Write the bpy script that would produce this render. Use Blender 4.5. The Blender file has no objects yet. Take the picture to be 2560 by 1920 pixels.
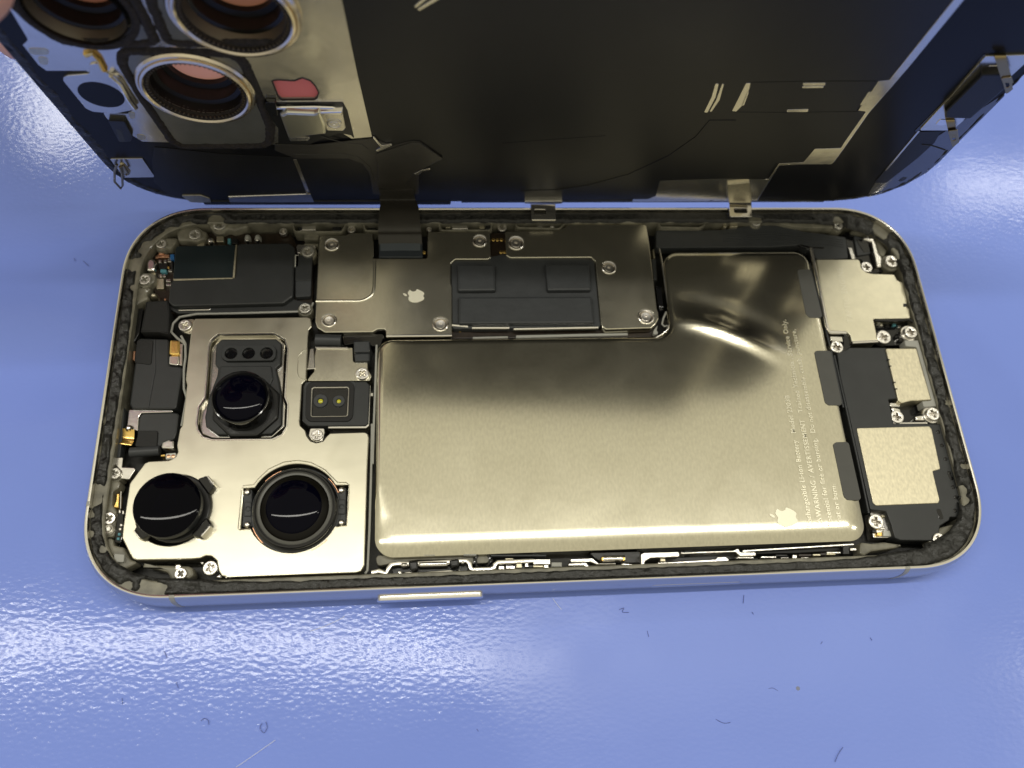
import bpy, bmesh, math, random
from mathutils import Vector, Matrix, noise, geometry
random.seed(7)
S = bpy.context.scene
COL = S.collection
# ------------------------------------------------------------------ camera (1 unit = 1 cm)
RW = ((0.99611159, -0.05085192, 0.0719429), (-0.01842605, -0.91879199, -0.39431177), (0.08615207, 0.3914529, -0.91615635))
TOP = 0.76                       # height of the phone's rim above the mat
CAM = Vector((-1.84132, -5.91439, 14.32309))
FPX = 2098.26
cam = bpy.data.cameras.new('camera'); camo = bpy.data.objects.new('camera', cam); COL.objects.link(camo)
cx, cy, cz = Vector(RW[0]), Vector(RW[1]), Vector(RW[2])
m = Matrix((cx, -cy, -cz)).transposed().to_4x4(); m.translation = CAM
camo.matrix_world = m
cam.sensor_width = 36; cam.lens = FPX / 2560 * 36; cam.clip_start = .5; cam.clip_end = 2000
cam.dof.use_dof = True; cam.dof.focus_distance = 14.3; cam.dof.aperture_fstop = 0.16
S.camera = camo
# ------------------------------------------------------------------ room light
w = bpy.data.worlds.new('World'); S.world = w; w.use_nodes = True
nt = w.node_tree; bg = nt.nodes['Background']
tc = nt.nodes.new('ShaderNodeTexCoord'); sx = nt.nodes.new('ShaderNodeSeparateXYZ'); cr = nt.nodes.new('ShaderNodeValToRGB')
nt.links.new(tc.outputs['Generated'], sx.inputs[0]); nt.links.new(sx.outputs['Z'], cr.inputs[0]); nt.links.new(cr.outputs[0], bg.inputs[0])
cr.color_ramp.elements[0].position = .0; cr.color_ramp.elements[0].color = (.26, .25, .23, 1)
cr.color_ramp.elements[1].position = .75; cr.color_ramp.elements[1].color = (.66, .62, .475, 1)
bg.inputs[1].default_value = .95
def area(name, loc, sx_, sy_, rad, col=(1, .97, .88)):
    l = bpy.data.lights.new(name, 'AREA'); l.shape = 'RECTANGLE'; l.size = sx_; l.size_y = sy_
    l.energy = rad * sx_ * sy_ * math.pi; l.color = col
    o = bpy.data.objects.new(name, l); COL.objects.link(o); o.location = loc
    return o
area('ceiling_lamp', (-28, 14, 180), 250, 5, 40)
area('ceiling_lamp', (165, -4, 180), 60, 5, 34)
area('ceiling_lamp', (-108, 172, 180), 18, 36, 20)
area('ceiling_lamp', (172, 136, 180), 54, 18, 15)
S.view_settings.view_transform = 'Standard'; S.view_settings.look = 'None'; S.view_settings.exposure = 0; S.view_settings.gamma = 1
S.cycles.max_bounces = 8

# ------------------------------------------------------------------ tracing helpers: zoomed windows of the view -> a real plane
WIN = dict(A=(0, 0, 3.456), B=(600, 0, 3.456), C=(1200, 0, 2.9625), D=(1800, 0, 2.9105), E=(280, 480, 4.2538), F=(760, 500, 4.6083),
           G=(1200, 500, 4.2538), H=(1640, 500, 3.16), I=(260, 760, 4.2538), J=(200, 1120, 3.95), K=(560, 1060, 3.7696), L=(720, 800, 4.607),
           M=(900, 1300, 3.456), N=(1440, 1300, 3.0722), O=(1880, 760, 2.7656), Q=(2060, 820, 2.765), V=(0, 0, .86406), X=(0, 0, 1))
def ray(k, p):
    x0, y0, s = WIN[k]
    x, y = x0 + p[0] / s, y0 + p[1] / s
    return (cx * ((x - 1280) / FPX) + cy * ((y - 960) / FPX) + cz)
def P(k, p, z):
    d = ray(k, p); t = (z - CAM.z) / d.z; q = CAM + d * t
    return Vector((q.x, q.y))
def PS(k, pts, z): return [P(k, p, z) for p in pts]
# lid plane
LO = Vector((-.155, 3.82, TOP - .10)); phi, yaw, roll = 1.713, -.0325, .0475
LU = Vector((math.cos(yaw) * math.cos(roll), math.sin(yaw) * math.cos(roll), math.sin(roll)))
LV = Vector((0, math.cos(phi), math.sin(phi))); LV = (LV - LU * LU.dot(LV)).normalized()
LN = LU.cross(LV)
LM = Matrix((LU, LV, LN)).transposed().to_4x4(); LM.translation = LO
def Q(k, p, h=0.0):
    d = ray(k, p); t = (LO + LN * h - CAM).dot(LN) / d.dot(LN); q = CAM + d * t - LO
    return Vector((q.dot(LU), q.dot(LV)))
def QS(k, pts, h=0.0): return [Q(k, p, h) for p in pts]

# ------------------------------------------------------------------ materials
def lk(nt, a, b): nt.links.new(a, b)
def mat(name, col, rough=.5, metal=0., grain=None, gscale=60., bump=0., bscale=40., var=0., stretch=None, coat=0., rvar=0., spec=.5, emis=None, vscale=None, bdet=3, trans=0, ior=1.45, smud=0.):
    M_ = bpy.data.materials.new(name); M_.use_nodes = True; n = M_.node_tree; b = n.nodes['Principled BSDF']
    b.inputs['Base Color'].default_value = (*col, 1); b.inputs['Roughness'].default_value = rough; b.inputs['Metallic'].default_value = metal
    b.inputs['Coat Weight'].default_value = coat; b.inputs['Specular IOR Level'].default_value = spec; b.inputs['IOR'].default_value = ior
    b.inputs['Transmission Weight'].default_value = trans
    if coat: b.inputs['Coat Roughness'].default_value = .08
    t = n.nodes.new('ShaderNodeTexCoord'); mp = n.nodes.new('ShaderNodeMapping'); lk(n, t.outputs['Object'], mp.inputs[0])
    if stretch: mp.inputs['Scale'].default_value = stretch
    if var or rvar:
        nz = n.nodes.new('ShaderNodeTexNoise'); nz.inputs['Scale'].default_value = vscale or gscale; nz.inputs['Detail'].default_value = 4
        lk(n, mp.outputs[0], nz.inputs['Vector'])
        if var:
            mx = n.nodes.new('ShaderNodeMix'); mx.data_type = 'RGBA'
            mr = n.nodes.new('ShaderNodeMapRange'); mr.inputs[1].default_value = .3; mr.inputs[2].default_value = .7
            lk(n, nz.outputs[0], mr.inputs[0]); lk(n, mr.outputs[0], mx.inputs[0])
            mx.inputs[6].default_value = (*[max(0, c * (1 - var)) for c in col], 1); mx.inputs[7].default_value = (*[min(1, c * (1 + var)) for c in col], 1)
            lk(n, mx.outputs[2], b.inputs['Base Color'])
        if rvar:
            mr2 = n.nodes.new('ShaderNodeMapRange'); mr2.inputs[1].default_value = .3; mr2.inputs[2].default_value = .7
            mr2.inputs[3].default_value = max(.02, rough - rvar); mr2.inputs[4].default_value = rough + rvar
            lk(n, nz.outputs[0], mr2.inputs[0]); lk(n, mr2.outputs[0], b.inputs['Roughness'])
    if bump:
        nb = n.nodes.new('ShaderNodeTexNoise'); nb.inputs['Scale'].default_value = bscale; nb.inputs['Detail'].default_value = bdet
        lk(n, mp.outputs[0], nb.inputs['Vector']); bp = n.nodes.new('ShaderNodeBump'); bp.inputs['Strength'].default_value = 1
        bp.inputs['Distance'].default_value = bump; lk(n, nb.outputs[0], bp.inputs['Height']); lk(n, bp.outputs[0], b.inputs['Normal'])
    if smud:
        ns = n.nodes.new('ShaderNodeTexNoise'); ns.inputs['Scale'].default_value = 1.1; ns.inputs['Detail'].default_value = 5; ns.inputs['Distortion'].default_value = .8
        lk(n, t.outputs['Object'], ns.inputs['Vector']); ma = n.nodes.new('ShaderNodeMapRange'); ma.inputs[1].default_value = .35; ma.inputs[2].default_value = .7
        ma.inputs[3].default_value = -smud * .5; ma.inputs[4].default_value = smud; lk(n, ns.outputs[0], ma.inputs[0])
        sm_ = n.nodes.new('ShaderNodeMath'); sm_.operation = 'ADD'; sm_.inputs[1].default_value = rough; lk(n, ma.outputs[0], sm_.inputs[0])
        if b.inputs['Roughness'].links: lk(n, b.inputs['Roughness'].links[0].from_socket, sm_.inputs[1])
        lk(n, sm_.outputs[0], b.inputs['Roughness'])
    if emis: b.inputs['Emission Color'].default_value = (*emis[:3], 1); b.inputs['Emission Strength'].default_value = emis[3]
    return M_
steel = mat('satin_steel', (.69, .655, .535), .24, 1, var=.07, vscale=26, bump=.00016, bscale=40, smud=.03)
batt_m = mat('battery_steel', (.74, .70, .56), .155, 1, smud=.015, var=.06, vscale=24, bump=.00014, bscale=40, stretch=(1, .45, 1))
camplate_m = mat('camera_plate_steel', (.62, .59, .475), .30, 1, smud=.04, var=.03, vscale=5, bump=.0001, bscale=60, stretch=(.4, 1, 1))
bright = mat('bright_steel', (.88, .85, .80), .2, 1, bump=.001, bscale=20)
screw_m = mat('screw_steel', (.80, .77, .72), .3, 1, bump=.001, bscale=60)
gluescrew_m = mat('glazed_screw', (.62, .60, .54), .3, .8, coat=.6, bump=.004, bscale=12)
goldp = mat('pale_brass_plate', (.63, .58, .43), .42, 1, var=.12, vscale=26, stretch=(1, .5, 1), bump=.0008, bscale=30)
gold = mat('gold', (1.0, .68, .22), .25, 1, bump=.002, bscale=20)
copper = mat('copper', (.75, .42, .26), .3, 1, bump=.002, bscale=30)
titan = mat('titanium', (.66, .64, .60), .26, 1, bump=.0006, bscale=8, stretch=(.05, .05, 6))
rimlip = mat('polished_titanium', (.90, .87, .80), .2, 1)
glue = mat('adhesive', (.016, .016, .015), .42, 0, var=.75, vscale=16, bump=.022, bscale=15, bdet=6, rvar=.15, spec=.6)
olive = mat('olive_resin', (.185, .175, .135), .38, 0, var=.35, vscale=5, bump=.004, bscale=8, coat=.25)
floor_m = mat('dark_midframe', (.018, .018, .017), .45, .3, var=.3, bump=.004, bscale=12)
blackf = mat('black_foil', (.024, .026, .027), .42, 0, var=.12, vscale=3, bump=.0012, bscale=60)
greyf = mat('slate_foil', (.037, .040, .043), .45, 0, var=.08, vscale=4, bump=.003, bscale=9)
greyt = mat('grey_tape', (.072, .072, .066), .5, 0, var=.04, vscale=6)
blackp = mat('black_plastic', (.012, .012, .012), .32, 0, bump=.002, bscale=14)
blackg = mat('gloss_black', (.006, .006, .007), .1, 0, coat=.5)
foam = mat('black_foam', (.014, .014, .014), .7, 0, bump=.006, bscale=30)
felt = mat('dark_felt', (.024, .019, .015), .85, 0, var=.45, vscale=18, bump=.02, bscale=32, bdet=6)
felt_in = mat('smoked_film', (.22, .22, .19), .28, .6, var=.12, vscale=2, bump=.006, bscale=3)
lens_m = mat('lens_glass', (.001, .001, .003), .03, 0, spec=.10)
lens_b = mat('coated_lens', (.001, .001, .005), .03, 0, spec=.12)
lidfoil = mat('lid_graphite', (.0072, .0072, .0070), .42, 0, var=.1, vscale=3, bump=.0015, bscale=50, spec=.45)
lidplast = mat('lid_black_enamel', (.007, .0072, .009), .28, 0, bump=.0004, bscale=40, spec=.2)
lidsilver = mat('lid_silver', (.74, .71, .64), .22, 1, var=.05, vscale=2, bump=.018, bscale=1.0, smud=.05)
chip_m = mat('chip_blue_black', (.010, .017, .020), .3, 0)
white_p = mat('white_plastic', (.55, .55, .50), .4, 0)
greyp = mat('pale_grey_plastic', (.36, .36, .33), .45, 0)
pcb = mat('circuit_board', (.020, .013, .008), .35, 0, var=.4, vscale=10)
capm = mat('capacitor_teal', (.10, .30, .36), .35, 0)
capb = mat('capacitor_blue', (.03, .15, .42), .35, 0)
etch = mat('etched_mark', (.86, .83, .68), .5, .75)
etch_t = mat('etched_text', (.72, .685, .55), .33, 1)
yell = mat('yellow_sensor_glow', (.42, .40, .03), .15, 0, emis=(.5, .45, .02, .25))  # yellow brightened by a weak added glow; the sensor is no lamp
backglass = mat('back_glass', (.30, .29, .27), .3, 0, coat=.5)
lint_m = mat('dark_lint', (.10, .13, .36), .8, 0)
scr_m = mat('scuff', (.55, .62, .85), .45, 0)
skin = mat('skin', (.90, .48, .34), .5, 0, var=.08, vscale=2, bump=.01, bscale=8)
skin.node_tree.nodes['Principled BSDF'].inputs['Subsurface Weight'].default_value = .15
skin.node_tree.nodes['Principled BSDF'].inputs['Subsurface Radius'].default_value = (.4, .15, .1)

def film(name, col):
    M_ = bpy.data.materials.new(name); M_.use_nodes = True; n = M_.node_tree; n.nodes.remove(n.nodes['Principled BSDF']); o = n.nodes['Material Output']
    a = n.nodes.new('ShaderNodeBsdfTranslucent'); a.inputs[0].default_value = (*col, 1); d = n.nodes.new('ShaderNodeBsdfDiffuse'); d.inputs[0].default_value = (*col, 1)
    x = n.nodes.new('ShaderNodeMixShader'); x.inputs[0].default_value = .35; lk(n, a.outputs[0], x.inputs[1]); lk(n, d.outputs[0], x.inputs[2]); lk(n, x.outputs[0], o.inputs[0])
    return M_
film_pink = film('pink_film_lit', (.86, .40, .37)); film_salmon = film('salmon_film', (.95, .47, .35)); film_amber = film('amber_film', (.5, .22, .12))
# ------------------------------------------------------------------ mesh helpers
def link(name, me, m_, parent=None, label=None, kind=None):
    o = bpy.data.objects.new(name, me); COL.objects.link(o)
    if m_ and not me.materials: me.materials.append(m_)
    if parent: o.parent = parent
    if label: o['label'] = label
    if kind: o['kind'] = kind
    return o
def finish(bm, name, ang=35):
    me = bpy.data.meshes.new(name)
    bmesh.ops.recalc_face_normals(bm, faces=bm.faces[:])
    flat = [i for i, f in enumerate(bm.faces) if f.material_index]
    for f in bm.faces: f.smooth = True; f.material_index = 0
    bm.to_mesh(me); bm.free()
    me.set_sharp_from_angle(angle=math.radians(ang))
    for i in flat: me.polygons[i].use_smooth = False
    return me
def area2(l): return sum(l[i - 1].x * l[i].y - l[i].x * l[i - 1].y for i in range(len(l))) / 2
def rnd(pts, r, seg=5):
    n = len(pts); out = []
    for i in range(n):
        a, b, c = pts[i - 1], pts[i], pts[(i + 1) % n]
        ri = r[i] if isinstance(r, (list, tuple)) else r
        d1, d2 = (a - b), (c - b); l1, l2 = d1.length, d2.length
        if l1 < 1e-6 or l2 < 1e-6: continue
        d1 /= l1; d2 /= l2; ca = max(-1, min(1, d1.dot(d2))); half = math.acos(ca) / 2
        if ri <= 0 or half > 1.5 or half < .05: out.append(b); continue
        t = min(ri / math.tan(half), l1 * .46, l2 * .46); rr = t * math.tan(half)
        bis = (d1 + d2).normalized(); cen = b + bis * (rr / math.sin(half))
        s, e = b + d1 * t - cen, b + d2 * t - cen
        a0 = math.atan2(s.y, s.x); a1 = math.atan2(e.y, e.x); da = (a1 - a0 + math.pi) % (2 * math.pi) - math.pi
        k = max(2, min(seg * 2, int(abs(da) / .3) + 1)) if seg < 12 else seg
        for j in range(k + 1):
            q = a0 + da * j / k; out.append(cen + Vector((math.cos(q), math.sin(q))) * rr)
    return out
def off(loop, d):
    n = len(loop); out = []
    for i in range(n):
        a, b, c = loop[i - 1], loop[i], loop[(i + 1) % n]
        e1 = (b - a).normalized(); e2 = (c - b).normalized()
        n1 = Vector((-e1.y, e1.x)); n2 = Vector((-e2.y, e2.x)); v = n1 + n2
        if v.length < 1e-4: v = n1.copy()
        v.normalize(); k = max(.5, v.dot(n1)); out.append(b + v * (d / k))
    return out
def circ(c, r, n=28, ry=None, a0=0): return [Vector((c.x + r * math.cos(a0 + 2 * math.pi * i / n), c.y + (ry or r) * math.sin(a0 + 2 * math.pi * i / n))) for i in range(n)]
def slab_bm(bm, outer, z0, z1, holes=(), bev=.012):
    loops = [outer if area2(outer) > 0 else outer[::-1]] + [h if area2(h) < 0 else h[::-1] for h in holes]
    bev = min(bev, (z1 - z0) * .45)
    tops = []; bots = []
    for l in loops:
        rings = []
        for d, z in ((0, z0), (0, z1 - bev), (bev * .3, z1 - bev * .3), (bev, z1)):
            rings.append([bm.verts.new((p.x, p.y, z)) for p in (off(l, d) if d else l)])
        for r0, r1 in zip(rings, rings[1:]):
            for i in range(len(l)):
                j = (i + 1) % len(l)
                bm.faces.new((r0[i], r0[j], r1[j], r1[i]))
        tops.append(rings[-1]); bots.append(rings[0])
    for lst in (tops, bots):
        vs = [v for l in lst for v in l]
        for t in geometry.tessellate_polygon([[v.co for v in l] for l in lst]):
            try: bm.faces.new([vs[i] for i in t]).material_index = 1      # caps stay flat
            except ValueError: pass
def dome(r, z, rise, n=10): return [(r, z - .01)] + [(r * math.cos(math.pi / 2 * i / n), z + rise * math.sin(math.pi / 2 * i / n)) for i in range(n)] + [(0, z + rise)]
def slab(name, outer, z0, z1, m_, parent=None, holes=(), bev=.012, r=.03, label=None, kind=None):
    if r: outer = rnd(outer, r)
    bm = bmesh.new(); slab_bm(bm, outer, z0, z1, holes, bev)
    return link(name, finish(bm, name), m_, parent, label, kind)
def Sx(name, k, pts, z0, z1, m_, parent=None, holes=(), bev=.012, r=.03, label=None):      # slab on the phone, traced at its top height
    return slab(name, PS(k, pts, z1), z0, z1, m_, parent, holes, bev, r, label)
def Lx(name, k, pts, h0, h1, m_, parent=None, holes=(), bev=.005, r=.03, label=None):      # slab on the lid's inner face
    return slab(name, QS(k, pts, h1), h0, h1, m_, parent, holes, bev, r, label)
def lathe(name, prof, c, m_, parent=None, n=48, label=None, sc=(1, 1), rot=0):
    bm = bmesh.new(); rings = []
    for r, z in prof:
        if r < 1e-5: rings.append([bm.verts.new((c.x, c.y, z))])
        else: rings.append([bm.verts.new((c.x + r * sc[0] * math.cos(2 * math.pi * i / n), c.y + r * sc[1] * math.sin(2 * math.pi * i / n), z)) for i in range(n)])
    for a, b in zip(rings, rings[1:]):
        for i in range(n):
            j = (i + 1) % n
            if len(a) == 1: bm.faces.new((a[0], b[i], b[j]))
            elif len(b) == 1: bm.faces.new((a[i], a[j], b[0]))
            else: bm.faces.new((a[i], a[j], b[j], b[i]))
    return link(name, finish(bm, name, 30), m_, parent, label)
def tube_bm(bm, pts, r, n=8, flat=1.0):
    pts = [Vector(p) for p in pts]; rings = []
    for i, p in enumerate(pts):
        t = ((pts[min(i + 1, len(pts) - 1)] - pts[max(i - 1, 0)])).normalized()
        up = Vector((0, 0, 1)) if abs(t.z) < .9 else Vector((0, 1, 0))
        s = t.cross(up).normalized(); u = s.cross(t)
        rings.append([bm.verts.new(p + s * (r * math.cos(2 * math.pi * j / n)) + u * (r * flat * math.sin(2 * math.pi * j / n))) for j in range(n)])
    for a, b in zip(rings, rings[1:]):
        for j in range(n): bm.faces.new((a[j], a[(j + 1) % n], b[(j + 1) % n], b[j]))
    bm.faces.new(rings[0]); bm.faces.new(rings[-1][::-1])
def tube(name, pts, r, m_, parent=None, n=8, flat=1.0, label=None):
    bm = bmesh.new(); tube_bm(bm, pts, r, n, flat); return link(name, finish(bm, name), m_, parent, label)
def wire(name, k, pts, z, r, m_, parent, flat=1.0, n=8, label=None):
    return tube(name, [(*P(k, p, z), z) for p in pts], r, m_, parent, n, flat, label)
def strip(name, centers, wdir, width, th, m_, parent=None, label=None):            # bent ribbon
    bm = bmesh.new(); a = []; 
    cs = [Vector(c) for c in centers]
    for i, c in enumerate(cs):
        t = (cs[min(i + 1, len(cs) - 1)] - cs[max(i - 1, 0)]).normalized(); wv = Vector(wdir[i] if isinstance(wdir, list) else wdir).normalized()
        nn = t.cross(wv).normalized(); ww = width[i] if isinstance(width, list) else width
        a.append([bm.verts.new(c + wv * ww / 2 * s + nn * th / 2 * q) for s, q in ((-1, -1), (1, -1), (1, 1), (-1, 1))])
    for r0, r1 in zip(a, a[1:]):
        for j in range(4): bm.faces.new((r0[j], r0[(j + 1) % 4], r1[(j + 1) % 4], r1[j]))
    bm.faces.new(a[0]); bm.faces.new(a[-1][::-1])
    return link(name, finish(bm, name, 40), m_, parent, label)
def smoothpath(pts, k=6):
    pts = [Vector(p) for p in pts]; out = []
    for i in range(len(pts) - 1):
        p0, p1, p2, p3 = pts[max(i - 1, 0)], pts[i], pts[i + 1], pts[min(i + 2, len(pts) - 1)]
        for j in range(k):
            t = j / k; out.append(.5 * ((2 * p1) + (p2 - p0) * t + (2 * p0 - 5 * p1 + 4 * p2 - p3) * t * t + (3 * p1 - p0 - 3 * p2 + p3) * t ** 3))
    return out + [pts[-1]]
def empty(name, loc=(0, 0, 0), mtx=None):
    o = bpy.data.objects.new(name, None); COL.objects.link(o); o.empty_display_size = .3
    if mtx is not None: o.matrix_world = mtx
    else: o.location = loc
    return o
def tag(o, label, cat, group=None):
    o['label'] = label; o['category'] = cat
    if group: o['group'] = group

# ------------------------------------------------------------------ outline of the handset
HW, HH, CR = 7.57, 3.665, 1.5
def outline(o, n=26, e=2.28, HW=HW, HH=HH):
    r = max(.2, CR - o); out = []
    for qx, qy, s in ((1, 1, 0), (-1, 1, 1), (-1, -1, 2), (1, -1, 3)):
        for i in range(n + 1):
            t = math.pi / 2 * i / n
            if s in (1, 3): t = math.pi / 2 - t
            x = (HW - CR) + r * max(0, math.cos(t)) ** (2 / e); y = (HH - CR) + r * max(0, math.sin(t)) ** (2 / e)
            out.append(Vector((qx * x, qy * y)))
    return out
def dense(loop, step):
    out = []
    for i in range(len(loop)):
        a, b = loop[i], loop[(i + 1) % len(loop)]; k = max(1, int((b - a).length / step + .5))
        out += [a.lerp(b, j / k) for j in range(k)]
    return out
def sweep(name, prof, m_, parent=None, label=None, ang=30):
    bm = bmesh.new(); rings = []
    for o, z in prof: rings.append([bm.verts.new((p.x, p.y, z)) for p in outline(o)])
    for a, b in zip(rings, rings[1:]):
        for i in range(len(a)):
            j = (i + 1) % len(a); bm.faces.new((a[i], a[j], b[j], b[i]))
    bmesh.ops.remove_doubles(bm, verts=bm.verts[:], dist=1e-5)
    return link(name, finish(bm, name, ang), m_, parent, label)

# ================================================================== THE MAT
def build_mat():
    bm = bmesh.new(); nx, ny = 130, 110
    g = []
    def height(x, y):
        h = 0.0
        h += -.10 * (math.exp(-((y - 1.2 - .04 * x) / 1.1) ** 2)) * max(0, min(1, (-x - 7.2) / 1.5))
        h += .018 * math.sin(x * .35 + 1.0) * math.sin(y * .9 + .3) * (1 if abs(y) > 4.2 or abs(x) > 8 else 0.2)
        h += -.03 * math.exp(-((y + 6.6 - .05 * x) / .55) ** 2) * max(0, min(1, (x + 1) / 3))
        h += .55 * max(0, (abs(x) - 13) / 20) ** 2
        d = max(0, abs(x) - 7.2) ** 2 + max(0, abs(y) - 3.4) ** 2
        return h * min(1, d / .8) 
    for j in range(ny + 1):
        v = j / ny * 2 - 1; y = 3 + (v * 12 + (v ** 5) * 40); row = []
        for i in range(nx + 1):
            u = i / nx * 2 - 1; x = u * 13 + u ** 5 * 45
            row.append(bm.verts.new((x, y, height(x, y) - .003)))
        g.append(row)
    for j in range(ny):
        for i in range(nx): bm.faces.new((g[j][i], g[j][i + 1], g[j + 1][i + 1], g[j + 1][i]))
    M_ = bpy.data.materials.new('periwinkle_vinyl'); M_.use_nodes = True; n = M_.node_tree; b = n.nodes['Principled BSDF']
    N = n.nodes.new
    t = N('ShaderNodeTexCoord'); 
    nz = N('ShaderNodeTexNoise'); nz.inputs['Scale'].default_value = .25; lk(n, t.outputs['Object'], nz.inputs['Vector'])
    rp = N('ShaderNodeValToRGB'); rp.color_ramp.elements[0].color = (.205, .295, .80, 1); rp.color_ramp.elements[1].color = (.222, .318, .845, 1)
    rp.color_ramp.elements[0].position = .35; rp.color_ramp.elements[1].position = .65
    lk(n, nz.outputs[0], rp.inputs[0]); lk(n, rp.outputs[0], b.inputs['Base Color'])
    b.inputs['IOR'].default_value = 1.5; b.inputs['Specular IOR Level'].default_value = .27
    # worn, duller patch in front of the phone; glossier vinyl either side
    sp = N('ShaderNodeSeparateXYZ'); lk(n, t.outputs['Object'], sp.inputs[0]); wz = N('ShaderNodeTexNoise'); wz.inputs['Scale'].default_value = .8; lk(n, t.outputs['Object'], wz.inputs['Vector'])
    wx = N('ShaderNodeMath'); wx.operation = 'MULTIPLY_ADD'; wx.inputs[1].default_value = 3.0; lk(n, wz.outputs[0], wx.inputs[0]); lk(n, sp.outputs['X'], wx.inputs[2])
    wr = N('ShaderNodeMapRange'); wr.inputs[1].default_value = -16; wr.inputs[2].default_value = 16; lk(n, wx.outputs[0], wr.inputs[0])
    rr = N('ShaderNodeValToRGB'); rr.color_ramp.interpolation = 'EASE'; e_ = rr.color_ramp.elements; e_[0].position = .48; e_[0].color = (.09,) * 3 + (1,); e_[1].position = .60; e_[1].color = (.34,) * 3 + (1,)
    q_ = e_.new(.70); q_.color = (.34,) * 3 + (1,); q_ = e_.new(.84); q_.color = (.11,) * 3 + (1,)
    lk(n, wr.outputs[0], rr.inputs[0]); lk(n, rr.outputs[0], b.inputs['Roughness'])
    # woven cloth showing through the vinyl: stretched cells plus fine noise
    mp = N('ShaderNodeMapping'); mp.inputs['Scale'].default_value = (10, 17, 1); mp.inputs['Rotation'].default_value = (0, 0, .03); lk(n, t.outputs['Object'], mp.inputs[0])
    wn = N('ShaderNodeTexNoise'); wn.inputs['Scale'].default_value = 1.6; wn.inputs['Detail'].default_value = 2; lk(n, mp.outputs[0], wn.inputs['Vector'])
    wm = N('ShaderNodeVectorMath'); wm.operation = 'MULTIPLY_ADD'; wm.inputs[1].default_value = (.5, .5, .5); lk(n, wn.outputs['Color'], wm.inputs[0]); lk(n, mp.outputs[0], wm.inputs[2])
    vo = N('ShaderNodeTexVoronoi'); vo.feature = 'SMOOTH_F1'; vo.inputs['Scale'].default_value = 1.0; vo.inputs['Smoothness'].default_value = .6; lk(n, wm.outputs[0], vo.inputs['Vector'])
    n2 = N('ShaderNodeTexNoise'); n2.inputs['Scale'].default_value = 16; n2.inputs['Detail'].default_value = 4; lk(n, t.outputs['Object'], n2.inputs['Vector'])
    ad = N('ShaderNodeMath'); ad.operation = 'MULTIPLY_ADD'; ad.inputs[1].default_value = .35; lk(n, n2.outputs[0], ad.inputs[0]); lk(n, vo.outputs['Distance'], ad.inputs[2])
    bp = N('ShaderNodeBump'); bp.inputs['Strength'].default_value = 1; bp.inputs['Distance'].default_value = .00125; lk(n, ad.outputs[0], bp.inputs['Height'])
    lk(n, bp.outputs[0], b.inputs['Normal'])
    o = link('mat', finish(bm, 'mat', 80), M_, None, 'glossy periwinkle blue vinyl work mat with a woven grain', 'structure')
    return o
build_mat()

# ================================================================== THE HANDSET
ph = empty('smartphone'); tag(ph, 'opened smartphone with its back off, battery and cameras exposed, lying on the blue mat', 'smartphone')
frame = sweep('frame', [(.16, 0), (.06, .03), (.015, .12), (0, .3), (0, .5), (.012, .63), (.035, .70), (.055, .735)], titan, ph, 'titanium side band')
sweep('rim', [(.055, .735), (.066, .755), (.085, TOP), (.105, .752), (.108, .60)], rimlip, frame)
sweep('ledge', [(.108, .60), (.11, .645), (.31, .645), (.33, .63), (.33, .12)], olive, frame)
bm = bmesh.new(); slab_bm(bm, outline(.2), .02, .16); link('midframe', finish(bm, 'midframe'), floor_m, ph)

# antenna breaks, buttons on the near side
def onside(px, k='X'):   # x of a point on the near rim
    return P(k, px, TOP).x
def antenna_break(px):
    c = P('X', px, TOP); prof = [(.13, .004), (.06, .03), (.015, .12), (0, .3), (0, .5), (.012, .63), (.035, .70), (.055, .735), (.066, .755), (.085, TOP), (.105, .752)]
    lp = dense(outline(0), .02); i = min(range(len(lp)), key=lambda k: (lp[k] - c).length); n = len(lp)
    sg = 1 if area2(lp) > 0 else -1
    bm = bmesh.new(); rows = []
    for k in range(-2, 3):
        p = lp[(i + k) % n]; t_ = (lp[(i + k + 1) % n] - lp[(i + k - 1) % n]).normalized(); nn = Vector((-t_.y, t_.x)) * sg
        rows.append([bm.verts.new((p.x + nn.x * (o - .003), p.y + nn.y * (o - .003), z + (.003 if o > .04 and z > .5 else 0))) for o, z in prof])
    for a, b in zip(rows, rows[1:]):
        for j in range(len(prof) - 1): bm.faces.new((a[j], b[j], b[j + 1], a[j + 1]))
    link('antenna_break', finish(bm, 'antenna_break'), greyp, frame)
for q in ((430, 1487), (2268, 1417), (214, 1258)): antenna_break(q)
x0, x1 = P('X', (941, 1490), .5).x, P('X', (1209, 1480), .5).x
def vslab(name, x0, x1, z0, z1, y0, y1, m_, par, r):      # a slab standing on the near side face
    pts = rnd([Vector((x0, z0)), Vector((x1, z0)), Vector((x1, z1)), Vector((x0, z1))], r)
    bm = bmesh.new(); slab_bm(bm, pts, 0, y0 - y1, bev=.02)
    for v in bm.verts: v.co = Vector((v.co.x, y0 - v.co.z, v.co.y))
    return link(name, finish(bm, name), m_, par)
vslab('side_button', x0, x1, .30, .50, -HH + .02, -HH - .075, bright, ph, .1)
x0, x1 = P('X', (1625, 1462), .4).x, P('X', (1852, 1454), .4).x
vslab('camera_button', x0, x1, .30, .50, -HH + .02, -HH - .006, titan, ph, .1)

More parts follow.
